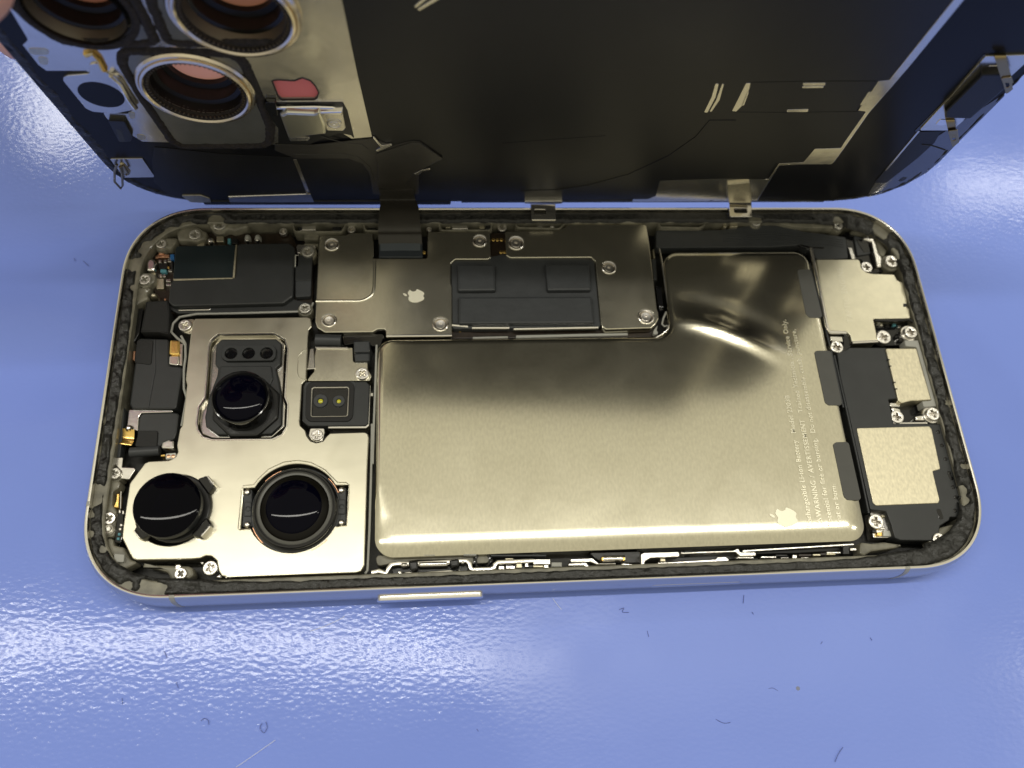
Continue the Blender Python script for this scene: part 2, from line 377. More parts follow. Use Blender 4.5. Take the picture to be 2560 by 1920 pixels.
# adhesive ring
patches = [('E', (380, 590), .16), ('E', (250, 760), .13), ('E', (230, 1000), .07), ('J', (150, 420), .13), ('J', (140, 500), .12), ('J', (90, 640), .07), ('J', (90, 850), .06), ('J', (680, 1380), .16), ('J', (780, 1395), .10), ('J', (450, 1360), .08),
           ('J', (205, 1000), .06), ('Q', (970, 950), .05), ('Q', (965, 1120), .10), ('Q', (985, 1190), .09), ('E', (640, 420), .13), ('E', (800, 380), .16), ('E', (1100, 300), .15), ('H', (1780, 240), .16), ('H', (1450, 170), .12), ('H', (1880, 420), .13), ('H', (790, 160), .12)]
pw = [(P(k, p, .69), r) for k, p, r in patches]
def build_glue():
    base = dense(outline(.108), .035); inner = []
    bm = bmesh.new(); rows = []; Mn = 11
    n = len(base); up = off(base if area2(base) > 0 else base[::-1], .1); base = base if area2(base) > 0 else base[::-1]
    for i, p in enumerate(base):
        d = (up[i] - p).normalized(); wv = .165 + .02 * noise.noise((p.x * 5, p.y * 5, 1)) + (.045 if p.x > 6.4 else 0) + (.06 if p.y > 3.3 else 0)
        for gx, gy, ga in ((6.5, -3.2, .17), (-6.3, -3.2, .13), (6.6, 3.1, .09), (-7.3, .6, .04)): wv += ga * math.exp(-((p.x - gx) ** 2 + (p.y - gy) ** 2) / 1.1)
        # straight near edge and right side keep a smooth strip
        rough = 1.0 if (abs(p.x) > 5.6) else .35
        row = []
        for j in range(Mn):
            t = j / (Mn - 1); q = p + d * (wv * t + .0)
            edge = min(1, min(t, 1 - t) * 7)
            z = .655 + (.035 + rough * .055 * noise.fractal((q.x * 4.5, q.y * 4.5, 2.), 1.0, 2.0, 5)) * edge
            for c, r in pw:
                dd = (q - c).length + .05 * noise.noise((q.x * 9, q.y * 9, 3))
                if dd < r * 1.15: z -= .12 * min(1, (r * 1.15 - dd) / .05)
            row.append(bm.verts.new((q.x, q.y, z - (.03 if j in (0, Mn - 1) else 0))))
        rows.append(row)
    for i in range(n):
        a, b = rows[i], rows[(i + 1) % n]
        for j in range(Mn - 1): bm.faces.new((a[j], b[j], b[j + 1], a[j + 1]))
    return link('adhesive_residue', finish(bm, 'adhesive_residue', 80), glue, frame)
build_glue()

# ---- screws
def screw_mesh():
    bm = bmesh.new(); c = Vector((0, 0)); a, b_ = .56, .15
    cross = [Vector(p) for p in ((a, b_), (b_, b_), (b_, a), (-b_, a), (-b_, b_), (-a, b_), (-a, -b_), (-b_, -b_), (-b_, -a), (b_, -a), (b_, -b_), (a, -b_))]
    slab_bm(bm, circ(c, 1, 28), -1.0, 0, [cross], .13); slab_bm(bm, circ(c, .8, 12), -1.1, -.85, (), .02)
    return finish(bm, 'screw')
SM = screw_mesh(); SM.materials.append(screw_m); SMG = SM.copy(); SMG.materials.clear(); SMG.materials.append(gluescrew_m)
def screw(k, p, z, rpx, parent=None, me=None, boss=None):
    c = P(k, p, z); r = (P(k, (p[0] + rpx, p[1]), z) - c).length
    o = bpy.data.objects.new('screw', me or SM); COL.objects.link(o); o.location = (c.x, c.y, z); o.scale = (r, r, r)
    o.rotation_euler = (random.uniform(-.04, .04), random.uniform(-.04, .04), random.uniform(0, 1.5)); o.parent = parent or ph
    if boss: lathe('screw_boss', [(r * 1.35, z - .3), (r * 1.35, z - .09), (r * 1.25, z - .07), (r * 1.02, z - .07), (r * 1.0, z - .12)], c, boss, parent or ph, 28)
    return o
def cowl_screw(k, p, z, rpx, parent):
    c = P(k, p, z); r = (P(k, (p[0] + rpx, p[1]), z) - c).length
    dimple = lathe('screw_dimple', [(r * 1.0, z - .02), (r * .98, z + .012), (r * .9, z + .018), (r * .8, z), (r * .68, z - .05), (r * .64, z - .07), (r * .4, z - .07)], c, bright, parent, 36)
    s = lathe('screw', [(r * .64, z - .075), (r * .62, z - .012), (r * .54, z + .004), (r * .2, z), (r * .15, z - .03), (0, z - .03)], c, screw_m, dimple, 30)
    return c, r

# ---- battery ---------------------------------------------------------------
ZB = .62
bat = None
def build_battery():
    v = [(942, 847), (1677, 840), (1658, 628), (2020, 626), (2172, 1349), (936, 1393)]
    pts = PS('X', v, ZB)
    L = rnd(pts, [.28, .30, .30, .30, .30, .32], 14)
    if area2(L) < 0: L = L[::-1]
    L = dense(L, .12)
    # signed distance to outline
    segs = [(L[i], L[(i + 1) % len(L)]) for i in range(len(L))]
    def sd(p):
        best = 9
        for a, b in segs:
            ab = b - a; t = max(0, min(1, (p - a).dot(ab) / max(1e-9, ab.length_squared))); d = (a + ab * t - p)
            if d.length_squared < best: best = d.length_squared
        return math.sqrt(best)
    def inside(p):
        c = False
        for a, b in segs:
            if (a.y > p.y) != (b.y > p.y) and p.x < (b.x - a.x) * (p.y - a.y) / (b.y - a.y) + a.x: c = not c
        return c
    ridge = [P('H', q, ZB) for q in ((150, 960), (330, 985), (500, 1030), (700, 1110), (900, 1210), (1060, 1290))]
    def ridgedist(p):
        best = 9; tt = 0
        for i in range(len(ridge) - 1):
            a, b = ridge[i], ridge[i + 1]; ab = b - a; t = max(0, min(1, (p - a).dot(ab) / ab.length_squared)); q = a + ab * t - p
            if q.length < abs(best):
                s = 1 if (ab.x * (p.y - a.y) - ab.y * (p.x - a.x)) > 0 else -1
                best = s * q.length; tt = (i + t) / (len(ridge) - 1)
        return best, tt
    def hz(p, d):
        front = max(0, min(1, (-1.9 - p.y) / .6)); wv = .08 + .22 * front; dr = .05 + .02 * front
        s = max(0, min(1, d / wv)); z = ZB - dr * (1 - s) ** 2
        rd, tt = ridgedist(p)
        if abs(rd) < .9:
            fade = math.exp(-((tt - .40) / .45) ** 2) * min(1, d / .25)
            z += fade * .047 * (math.exp(-((rd - .05) / .16) ** 2) - .5 * math.exp(-((rd - .46) / .19) ** 2))
        z += .0015 * noise.noise((p.x * .55, p.y * .55, 3)) * min(1, d / .4)
        return z
    bm = bmesh.new()
    inset = [(0, L)]
    for d in (.02, .045, .08, .13, .19): inset.append((d, off(L, d)))
    verts = []; edges = []
    for d, l in inset:
        base = len(verts); verts += [Vector((p.x, p.y)) for p in l]; edges += [(base + i, base + (i + 1) % len(l)) for i in range(len(l))]
    xs = [p.x for p in L]; ys = [p.y for p in L]; st = .075; y = min(ys)
    while y < max(ys):
        x = min(xs) + (.03 if int(y / st) % 2 else 0)
        while x < max(xs):
            p = Vector((x, y))
            if inside(p) and sd(p) > .24: verts.append(p)
            x += st
        y += st
    r = geometry.delaunay_2d_cdt(verts, edges, [list(range(len(L)))], 1, 1e-6)
    vv, ff = r[0], r[2]
    bv = []
    for p in vv:
        d = sd(p); bv.append(bm.verts.new((p.x, p.y, hz(p, d))))
    for f in ff: bm.faces.new([bv[i] for i in f])
    bm.edges.ensure_lookup_table()
    be = [e for e in bm.edges if e.is_boundary]
    ex = bmesh.ops.extrude_edge_only(bm, edges=be)
    for g_ in ex['geom']:
        if isinstance(g_, bmesh.types.BMVert): g_.co.z = ZB - .16
    be2 = [e for e in bm.edges if e.is_boundary]; ex = bmesh.ops.extrude_edge_only(bm, edges=be2)
    for g_ in ex['geom']:
        if isinstance(g_, bmesh.types.BMVert): g_.co.z = .17
    return link('battery', finish(bm, 'battery', 50), batt_m, ph, 'large L-shaped steel battery can with a dent at its inner corner')
bat = build_battery()
for pts, k in (([(1115, 550), (1222, 545), (1318, 930), (1215, 928), (1185, 900)], 'H'), ([(432, 330), (450, 322), (545, 322), (626, 700), (530, 700), (505, 680)], 'O'), ([(560, 970), (580, 955), (668, 952), (758, 1355), (660, 1355), (635, 1330)], 'O')):
    Sx('adhesive_tab', k, pts, ZB - .05, ZB + .012, greyt, bat, bev=.004, r=.06)
# printed lines
def text(s, a, b, size_ratio, z, m_, parent, name='printed_line'):
    cu = bpy.data.curves.new('t', 'FONT'); cu.body = s; cu.extrude = .0012; cu.size = 1; cu.space_character = 1.12; cu.resolution_u = 3; cu.offset = .012
    o = bpy.data.objects.new('t', cu); COL.objects.link(o); dg = bpy.context.evaluated_depsgraph_get(); dg.update()
    me = bpy.data.meshes.new_from_object(o.evaluated_get(dg)); bpy.data.objects.remove(o)
    xs = [v.co.x for v in me.vertices]; w_ = max(xs) - min(xs); x0 = min(xs); d = (b - a); ln = d.length; d /= ln; nrm = Vector((-d.y, d.x))
    sx_ = ln / w_; sy_ = size_ratio
    for v in me.vertices:
        x = (v.co.x - x0) * sx_; y = v.co.y * sy_; q = a + d * x + nrm * y; v.co = Vector((q.x, q.y, z + v.co.z))
    me.materials.clear(); me.materials.append(m_); me.name = name
    return link(name, me, m_, parent, 'printed wording', 'stuff')
zt = ZB + .006
text('Rechargeable Li-ion Battery   Model 2203B', P('O', (418, 1540), zt), P('O', (256, 632), zt), .125, zt, etch_t, bat)
text('WARNING / AVERTISSEMENT   Trained Technician Service Only.', P('O', (480, 1472), zt), P('O', (235, 108), zt), .125, zt, etch_t, bat)
text('Potential for fire or burning.  Do not disassemble, crush, puncture,', P('O', (560, 1533), zt), P('O', (300, 175), zt), .125, zt, etch_t, bat)
text('heat or burn.', P('O', (622, 1530), zt), P('O', (575, 1245), zt), .125, zt, etch_t, bat)
def warn():
    bm = bmesh.new(); a = P('O', (488, 1528), zt); up = (P('O', (235, 108), zt) - P('O', (480, 1472), zt)).normalized(); rt = up.copy(); n_ = Vector((-up.y, up.x))
    tri = [a, a + rt * .13, a + rt * .065 + n_ * .11]
    c_ = (tri[0] + tri[1] + tri[2]) / 3
    slab_bm(bm, tri, zt - .002, zt + .0012, [[c_ + (q - c_) * .72 for q in tri]], .0004)
    m0 = a + rt * .065
    slab_bm(bm, [m0 + rt * -.006 + n_ * .035, m0 + rt * .006 + n_ * .035, m0 + rt * .006 + n_ * .075, m0 + rt * -.006 + n_ * .075], zt - .002, zt + .0012, (), .0003)
    link('warning_symbol', finish(bm, 'warning_symbol'), etch_t, bat)
warn()
# fruit emblem: top of the emblem points to the left of the picture
body_h = [(0, .62), (.10, .66), (.24, .74), (.40, .72), (.56, .62), (.62, .54), (.52, .44), (.46, .30), (.46, .16), (.54, .02), (.68, -.08), (.60, -.30), (.46, -.54), (.34, -.68), (.22, -.72), (.10, -.67), (0, -.64), (-.10, -.67), (-.22, -.72), (-.36, -.67), (-.50, -.48), (-.62, -.22), (-.67, .04), (-.65, .30), (-.55, .52), (-.40, .66), (-.24, .70), (-.10, .66)]
leaf_h = [(0, .80), (.02, .98), (.12, 1.10), (.27, 1.18), (.26, 1.02), (.16, .88)]
def emblem(center, s, z, m_, parent, ang=math.pi / 2):
    bm = bmesh.new(); R_ = Matrix.Rotation(ang, 2)
    for l in (body_h, leaf_h):
        pp = [center + (R_ @ Vector(q)) * s for q in l]
        sm = [Vector((q.x, q.y)) for q in smoothpath([(p.x, p.y, 0) for p in pp + [pp[0]]], 4)[:-1]]
        slab_bm(bm, sm, z - .003, z + .0015, (), .0005)
    return link('emblem', finish(bm, 'emblem'), m_, parent, 'pale apple-shaped emblem with a bite and a leaf')
emblem(P('O', (240, 1475), zt), .25, zt, etch, bat)

# ---- shield plates over the connectors --------------------------------------
ZP = .60
def holes_at(lst, z):
    out = []
    for k, p, r_ in lst:
        c = P(k, p, z); r = (P(k, (p[0] + r_, p[1]), z) - c).length; out.append(circ(c, r * .93, 24))
    return out
cs1 = [('F', (322, 515), 86), ('F', (2024, 472), 84), ('F', (288, 1385), 88), ('F', (1572, 1430), 92)]
pl1 = [(172, 410), (480, 405), (520, 380), (800, 378), (805, 640), (790, 672), (1410, 672), (1420, 640), (1418, 365), (2145, 365), (2152, 662), (2120, 686), (1745, 686), (1690, 735), (1692, 950), (1706, 1000), (1706, 1556), (946, 1560), (940, 1500), (920, 1487), (850, 1487), (790, 1522), (240, 1527), (150, 1470), (128, 1400)]
plate1 = slab('shield_plate', PS('F', pl1, ZP), .45, ZP, steel, ph, holes_at(cs1, ZP), .018, .035, 'mottled steel shield plate bearing the emblem, over the connectors')
for k, p, r_ in cs1: cowl_screw(k, p, ZP, r_, plate1)
# stepped area: raised flat upper left
st = PS('F', [(180, 640), (792, 640), (806, 1000), (806, 1070), (690, 1160), (140, 1165)], ZP + .028)
tube('pressed_ridge', [(*P('F', q, ZP), ZP - .004) for q in ((134, 1166), (400, 1166), (640, 1166), (700, 1150), (760, 1115), (795, 1075), (808, 1000), (812, 850), (814, 690))], .032, steel, plate1, 10, .8)
tube('folded_lip', [(*P('F', q, ZP - .03), ZP - .03) for q in ((950, 1566), (1200, 1563), (1450, 1561), (1702, 1558))], .035, bright, plate1, 10)
emblem(P('F', (1292, 1105), ZP + .002), .205, ZP + .002, etch, plate1)
cs2 = [('G', (383, 458), 88), ('G', (1370, 720), 78), ('G', (1766, 1240), 88)]
pl2 = [(262, 335), (850, 320), (900, 290), (950, 250), (1640, 245), (1695, 238), (1772, 262), (1803, 480), (1882, 1150), (1897, 1190), (1900, 1260), (1870, 1320), (1820, 1362), (1340, 1377), (1300, 1350), (1285, 1300), (1228, 660), (1180, 612), (320, 617), (277, 590)]
plate2 = slab('shield_plate', PS('G', pl2, ZP), .45, ZP, steel, ph, holes_at(cs2, ZP), .018, .035, 'speckled dark steel shield plate wrapping the grey foil pads')
for k, p, r_ in cs2: cowl_screw(k, p, ZP, r_, plate2)
# grey foil with raised pads
fo = Sx('foil_cover', 'X', [(1127, 652), (1222, 642), (1262, 634), (1486, 648), (1502, 818), (1131, 822)], .3, .555, greyf, ph, bev=.02, r=.05, label='slate grey foil over the board, with three raised pads')
for q in ([(1143, 659), (1238, 660), (1240, 726), (1144, 727)], [(1363, 658), (1474, 659), (1479, 725), (1368, 726)], [(1145, 741), (1481, 740), (1487, 807), (1146, 809)]):
    Sx('foil_pad', 'X', q, .55, .655, greyf, fo, bev=.045, r=.04)
Sx('board_edge', 'X', [(1128, 824), (1640, 822), (1640, 842), (1128, 846)], .3, .42, pcb, ph, r=0)
for q in ([(1129, 813), (1170, 817)], [(1180, 820), (1273, 820)], [(1284, 823), (1495, 819)]):
    tube('shield_rail', [(*P('X', p, .54), .54) for p in q], .035, bright, fo, 8)
for q in ([(1290, 838), (1465, 834), (1570, 832), (1570, 838), (1290, 845)], [(1182, 842), (1270, 840), (1270, 845), (1182, 847)]):
    Sx('flex_strip', 'X', q, .4, .45, greyp, ph, r=.01)
Sx('gold_contact', 'X', [(1572, 830), (1640, 829), (1632, 838), (1572, 838)], .3, .38, copper, ph, r=.01)
Sx('gold_contact', 'F', [(1785, 1497), (1808, 1497), (1808, 1520), (1785, 1520)], .4, .44, gold, ph, r=0)
# connector strip between the plates
cb = Sx('connector_board', 'G', [(112, 350), (272, 350), (275, 620), (115, 620)], .3, .5, pcb, ph, r=.01)
for q in ((140, 422), (183, 422), (228, 422), (222, 553), (260, 553)):
    c = P('G', q, .51); lathe('gold_pad', [(.032, .49), (.032, .51), (.026, .514), (0, .514)], c, gold, cb, 12)
c = P('F', (1384, 603), .5); lathe('gold_pad', [(.035, .45), (.035, .5), (.028, .505), (0, .505)], c, gold, plate1, 12)

# ---- logic board area upper left ------------------------------------------------
board = Sx('logic_board', 'E', [(430, 620), (640, 560), (800, 500), (1000, 440), (1900, 440), (1960, 560), (2140, 640), (2130, 1290), (620, 1290), (480, 1150), (430, 1000)], .2, .40, pcb, ph, r=.08, label='dark circuit board edge crowded with tiny components')
sh = Sx('board_shield', 'E', [(1330, 548), (1890, 540), (1942, 590), (1926, 1110), (1820, 1185), (650, 1216), (598, 1170), (612, 1000), (655, 925), (1310, 915)], .4, .58, blackf, ph, bev=.03, r=.08, label='black foil shield over the logic board')
Sx('shield_lower_step', 'E', [(600, 1175), (1900, 1130), (2120, 1180), (2130, 1285), (1200, 1292), (700, 1290), (600, 1240)], .3, .47, blackf, sh, bev=.02, r=.05)
Sx('solder_line', 'E', [(705, 1246), (1055, 1238), (1035, 1256), (705, 1262)], .4, .49, bright, sh, r=.01)
chip = Sx('processor_cover', 'E', [(690, 575), (1310, 563), (1298, 912), (648, 925), (672, 620)], .4, .585, chip_m, ph, bev=.012, r=.01, label='blue-black chip cover with a pale brass edge')
Sx('edge_trim', 'E', [(1312, 560), (1332, 558), (1304, 912), (1282, 912)], .4, .592, goldp, chip, r=.005, bev=.008)
Sx('edge_trim', 'E', [(648, 922), (1282, 908), (1282, 920), (690, 940), (655, 940)], .4, .592, goldp, chip, r=.005, bev=.008)
fx = Sx('flex_connector', 'E', [(1945, 672), (2132, 670), (2112, 1108), (1950, 1118)], .35, .52, greyf, ph, r=.03)
Sx('white_label', 'E', [(1940, 665), (1988, 665), (1986, 796), (1938, 796)], .5, .535, white_p, fx, r=.01)
Sx('fold', 'E', [(1950, 672), (2134, 668), (2120, 940), (1945, 945)], .5, .535, blackf, fx, r=.02)
# tiny components
comp = []
def box(k, cxy, wpx, hpx, z0, z1, m_, par, name='component', bev=.01):
    x, y = cxy; return Sx(name, k, [(x - wpx / 2, y - hpx / 2), (x + wpx / 2, y - hpx / 2), (x + wpx / 2, y + hpx / 2), (x - wpx / 2, y + hpx / 2)], z0, z1, m_, par, bev=bev, r=.008)
for cxy, w_, h_, mm in (((524, 640), 60, 46, copper), ((545, 680), 130, 34, copper), ((640, 690), 46, 58, capb), ((508, 735), 34, 34, bright), ((566, 735), 30, 34, bright), ((612, 720), 36, 50, bright), ((545, 785), 90, 60, blackp),
                        ((545, 838), 64, 34, capm), ((620, 836), 44, 26, bright), ((520, 888), 28, 34, bright), ((556, 888), 28, 34, bright), ((512, 975), 78, 110, goldp), ((600, 940), 50, 30, bright), ((606, 985), 60, 26, bright), ((640, 960), 30, 30, blackp),
                        ((780, 525), 50, 30, bright), ((850, 525), 56, 40, gold), ((905, 595), 56, 22, bright), ((985, 600), 56, 22, bright), ((945, 560), 80, 60, goldp), ((1150, 500), 76, 60, goldp), ((1245, 520), 34, 54, capm), ((1305, 520), 60, 60, blackp), ((1308, 552), 60, 16, bright),
                        ((440, 905), 50, 90, goldp), ((600, 800), 24, 24, gold), ((565, 1140), 24, 20, copper), ((640, 780), 20, 90, blackp), ((475, 690), 30, 30, copper)):
    box('E', cxy, w_, h_, .38, .40 + random.uniform(.05, .11), mm, board)
def blob(k, p, z, r, m_, par, sy=1.0, name='solder_blob'):
    c = P(k, p, z); return lathe(name, [(r, z - .12), (r * 1.0, z - .05), (r * .85, z), (r * .5, z + .035), (0, z + .05)], c, m_, par, 16, sc=(1, sy))
for q in ((1440, 490), (1548, 490)):
    blob('E', q, .48, .062, greyp, board, 1.5, 'antenna_pad'); blob('E', (q[0], q[1] + 30), .50, .05, bright, board, .8)
blob('E', (1050, 520), .5, .07, bright, board, 1.2)
blob('E', (445, 1105), .52, .07, goldp, board, .8)
c = P('E', (415, 780), .56); slab('ground_clip', PS('E', [(362, 760), (380, 715), (420, 705), (460, 720), (468, 765), (450, 840), (365, 838)], .56), .4, .56, bright, board, bev=.04, r=.06)
# glazed resin lump and screws on the left
for k, p, z, r_ in (('E', (1142, 340), .60, 72), ('E', (880, 448), .60, 64), ('E', (520, 545), .60, 58), ('E', (345, 925), .60, 66), ('E', (2082, 628), .58, 68), ('E', (2050, 1232), .56, 62)):
    screw(k, p, z, r_, ph, SMG, olive)
for q, a in (([(680, 420), (760, 360), (900, 360), (960, 400), (1010, 420), (1000, 500), (900, 530), (760, 520), (700, 520)], 0), ([(1010, 330), (1090, 260), (1190, 270), (1240, 330), (1440, 310), (1460, 370), (1300, 420), (1240, 400), (1180, 420), (1060, 400)], 0),
             ([(440, 480), (520, 460), (590, 480), (700, 480), (690, 530), (630, 610), (560, 600), (440, 600)], 0), ([(260, 880), (330, 850), (460, 860), (460, 960), (380, 1000), (280, 980)], 0), ([(240, 1010), (440, 1010), (360, 1080), (400, 1130), (300, 1180), (230, 1230)], 0)):
    slab('resin_lump', PS('E', q, .56), .3, .56, olive, frame, bev=.05, r=.08)
Sx('bracket', 'E', [(1960, 560), (2170, 560), (2160, 660), (1965, 650)], .3, .50, bright, ph, r=.04)

# ---- left column ---------------------------------------------------------------
Sx('foam_block', 'E', [(360, 1160), (600, 1150), (612, 1290), (600, 1515), (500, 1490), (300, 1490)], .3, .56, foam, ph, bev=.03, r=.02, label='black foam block beside the left rim')
Sx('side_strip', 'E', [(250, 1240), (330, 1240), (290, 1500), (210, 1640)], .3, .46, blackp, ph, r=.02)
spk = Sx('ear_speaker', 'I', [(355, 362), (690, 370), (694, 655), (834, 668), (826, 760), (770, 1118), (300, 1116), (268, 1065), (322, 660), (330, 620)], .25, .50, blackf, ph, bev=.03, r=.06, label='black taped earpiece speaker with gold clips')
Sx('tape_pad', 'I', [(350, 380), (522, 382), (500, 646), (322, 622)], .49, .52, foam, spk, r=.04)
strip('tape_crease', [(*P('I', q, .505), .508) for q in ((540, 380), (545, 700), (470, 1100))], (1, 0, 0), .012, .01, greyf, spk)
Sx('gold_clip', 'I', [(700, 380), (798, 385), (800, 540), (690, 535)], .4, .55, gold, spk, r=.03, bev=.03)
Sx('steel_clip', 'I', [(694, 548), (798, 548), (790, 655), (690, 640)], .4, .52, bright, spk, r=.03, bev=.02)
Sx('steel_clip', 'I', [(803, 420), (835, 420), (830, 655), (800, 650)], .3, .50, bright, spk, r=.01)
Sx('gold_clip', 'I', [(305, 500), (335, 495), (325, 600), (300, 595)], .3, .48, copper, spk, r=.01)
Sx('bracket', 'I', [(262, 1122), (732, 1122), (730, 1150), (400, 1160), (370, 1200), (360, 1350), (240, 1330)], .3, .44, bright, spk, r=.02, label='steel bracket under the taped earpiece')
mod = Sx('proximity_module', 'I', [(400, 1158), (740, 1150), (800, 1160), (775, 1370), (750, 1440), (640, 1470), (590, 1520), (340, 1510), (368, 1210)], .25, .50, blackf, ph, bev=.03, r=.07, label='small black taped module under the earpiece')
Sx('tape_pad', 'I', [(370, 1345), (572, 1345), (560, 1525), (325, 1515)], .49, .53, foam, mod, r=.04)
Sx('steel_shield', 'I', [(620, 1470), (690, 1442), (745, 1450), (745, 1540), (600, 1535)], .3, .51, bright, mod, r=.03, bev=.03)
strip('gold_spring', smoothpath([(*P('I', (262, 1330), .5), .50), (*P('I', (262, 1380), .47), .47), (*P('I', (255, 1440), .45), .45), (*P('I', (235, 1490), .5), .50), (*P('I', (200, 1500), .46), .46)]), (1, -.15, 0), .20, .018, gold, mod)
blob('I', (264, 1320), .5, .07, bright, mod)
tube('rolled_gasket', [(*P('I', (280, 1580), .48), .48), (*P('I', (592, 1560), .48), .48)], .085, greyf, mod, 16)
Sx('contact_block', 'I', [(655, 1590), (765, 1580), (765, 1640), (655, 1655)], .3, .52, white_p, mod, r=.02)
for q in ((685, 1620), (735, 1618)): lathe('contact_hole', [(.03, .50), (.03, .523), (.022, .526), (0, .526)], P('I', q, .52), copper, mod, 12)
Sx('gold_bar', 'I', [(600, 1600), (650, 1595), (650, 1620), (600, 1622)], .3, .48, gold, mod, r=.01)
# rails in the left channel
wire('seal_wire', 'E', [(2140, 1180), (2100, 1270), (1250, 1292), (900, 1298), (720, 1330), (650, 1400), (630, 1490), (700, 1560), (760, 1600), (785, 1640)], .46, .022, greyp, ph)
wire('seal_wire', 'I', [(820, 340), (865, 420), (868, 560), (850, 700), (850, 900), (880, 1000), (825, 1300)], .46, .022, greyp, ph)
Sx('channel_bar', 'I', [(170, 1090), (215, 1100), (195, 1380), (170, 1630), (95, 1630), (130, 1390)], .3, .5, greyf, ph, r=.03)
Sx('channel_bar', 'I', [(140, 1175), (166, 1175), (128, 1400), (100, 1400)], .4, .6, greyp, ph, r=.01)
Sx('bracket', 'J', [(335, 92), (425, 92), (415, 190), (540, 195), (545, 215), (485, 310), (400, 300), (410, 230), (330, 150)], .3, .52, bright, ph, r=.02, label='bent steel bracket left of the camera plate')
screw('J', (340, 250), .58, 60, ph, SMG, olive); screw('J', (285, 692), .58, 64, ph, SM, olive)
lathe('rivet', [(.09, .4), (.09, .57), (.07, .59), (.05, .58), (.03, .6), (0, .6)], P('J', (285, 800), .58), gluescrew_m, ph, 20)
slab('resin_lump', PS('J', [(240, 330), (410, 320), (380, 400), (330, 430), (320, 560), (360, 620), (350, 830), (330, 880), (230, 880), (170, 820), (170, 690), (220, 620), (270, 590), (270, 400)], .545), .3, .545, olive, frame, bev=.03, r=.06)
slab('resin_lump', PS('J', [(260, 890), (330, 890), (330, 960), (430, 980), (500, 1100), (580, 1130), (440, 1200), (300, 1200), (270, 1090)], .545), .3, .545, olive, frame, bev=.03, r=.06)
Sx('contact_block', 'J', [(335, 1040), (440, 1050), (430, 1130), (330, 1125)], .4, .60, greyp, ph, r=.02)
sb = Sx('sensor_board', 'J', [(370, 640), (430, 640), (420, 880), (400, 940), (340, 930)], .3, .52, blackg, ph, r=.01)
for q in ((405, 760), (395, 800), (385, 850), (375, 895)): box('J', q, 26, 26, .5, .55, capm if q[1] > 830 else bright, sb)
Sx('gold_spring', 'J', [(360, 450), (390, 450), (385, 500), (380, 590), (328, 585), (355, 520)], .35, .52, gold, sb, r=.01)
for q in ((390, 625), (424, 635)): box('J', q, 22, 36, .5, .56, bright, sb)
tube('thin_rail', [(*P('J', q, .55), .55) for q in ((405, 430), (400, 600))], .012, bright, sb)
screw('J', (992, 1240), .60, 60, ph, SM, olive)
slab('resin_lump', PS('J', [(560, 1150), (930, 1160), (1060, 1165), (1110, 1180), (1130, 1260), (1060, 1300), (900, 1310), (860, 1230), (700, 1180)], .54), .3, .54, olive, frame, bev=.04, r=.07)
Sx('steel_tab', 'J', [(945, 1150), (998, 1150), (985, 1195), (935, 1205)], .4, .55, bright, ph, r=.02)

# ---- camera module -------------------------------------------------------------
ZC = .64
co = []
def add(k, pts): 
    for p in pts: co.append(P(k, p, ZC))
add('I', [(970, 152), (2158, 136)]); add('L', [(262, -20), (276, 72), (240, 115), (232, 180), (226, 300), (207, 690), (160, 735), (134, 1160), (142, 1215), (202, 1270), (216, 1330), (262, 1392), (325, 1413), (402, 1393), (442, 1340), (484, 1302), (890, 1290), (922, 1312), (930, 1350), (914, 1659)])
add('K', [(1322, 1330), (1290, 1388), (1240, 1402), (0, 1443)]); add('J', [(1450, 1272), (1400, 1262), (1368, 1210), (1350, 1112), (1300, 1067), (1240, 1063), (1190, 1087), (1100, 1096), (560, 1107), (520, 1092), (490, 1042), (416, 890), (425, 780), (490, 350), (640, 150), (680, 132), (880, 121), (940, 90), (966, 40)])
add('I', [(775, 1500), (806, 1330), (832, 1290), (882, 860), (868, 800), (924, 300), (950, 190)])
tele = rnd(PS('I', [(1215, 318), (1810, 312), (1925, 375), (1955, 475), (1925, 985), (1957, 1065), (1945, 1300), (1895, 1390), (1790, 1440), (1150, 1445), (1050, 1415), (995, 1340), (982, 1260), (1005, 1090), (1072, 995), (1113, 450), (1140, 380)], ZC), .05)
uwc = P('J', (920, 608), ZC); uwr = (P('J', (1288, 608), ZC) - uwc).length
uw = circ(uwc, uwr, 48)
mc = P('K', (660, 785), ZC); mr = (P('K', (1092, 785), ZC) - mc).length
# main camera hole: circle with two square ears
ring = circ(mc, mr, 72)
nl = PS('K', [(185, 605), (160, 985)], ZC); nr = PS('K', [(1172, 575), (1150, 955)], ZC)
mh = []
for p in ring:
    a = p - mc
    mh.append(p)
def ear(loop, a, b, left):
    out = []
    ymin, ymax = min(a.y, b.y), max(a.y, b.y); xe = (a.x + b.x) / 2
    ins = False
    for p in loop:
        if ymin < p.y < ymax and ((p.x < mc.x) == left):
            if not ins:
                dx = math.sqrt(max(0, mr ** 2 - ((ymax if left else ymin) - mc.y) ** 2)) * (-1 if left else 1)
                seq = [(mc.x + dx, ymax if left else ymin), (a.x if left else b.x, ymax if left else ymin), (b.x if left else a.x, ymin if left else ymax), (mc.x + math.sqrt(max(0, mr ** 2 - ((ymin if left else ymax) - mc.y) ** 2)) * (-1 if left else 1), ymin if left else ymax)]
                out += [Vector(q) for q in seq]; ins = True
        else: out.append(p)
    return out
h = circ(mc, mr, 72, a0=-math.pi / 2); h = ear(h, nr[0], nr[1], False)
h = ear(h, nl[0], nl[1], True); mh = h
cam_plate = slab('camera_module', rnd(co, .03), .50, ZC, camplate_m, ph, [tele, uw, mh], .016, 0, 'pale steel camera bracket holding three black lenses')
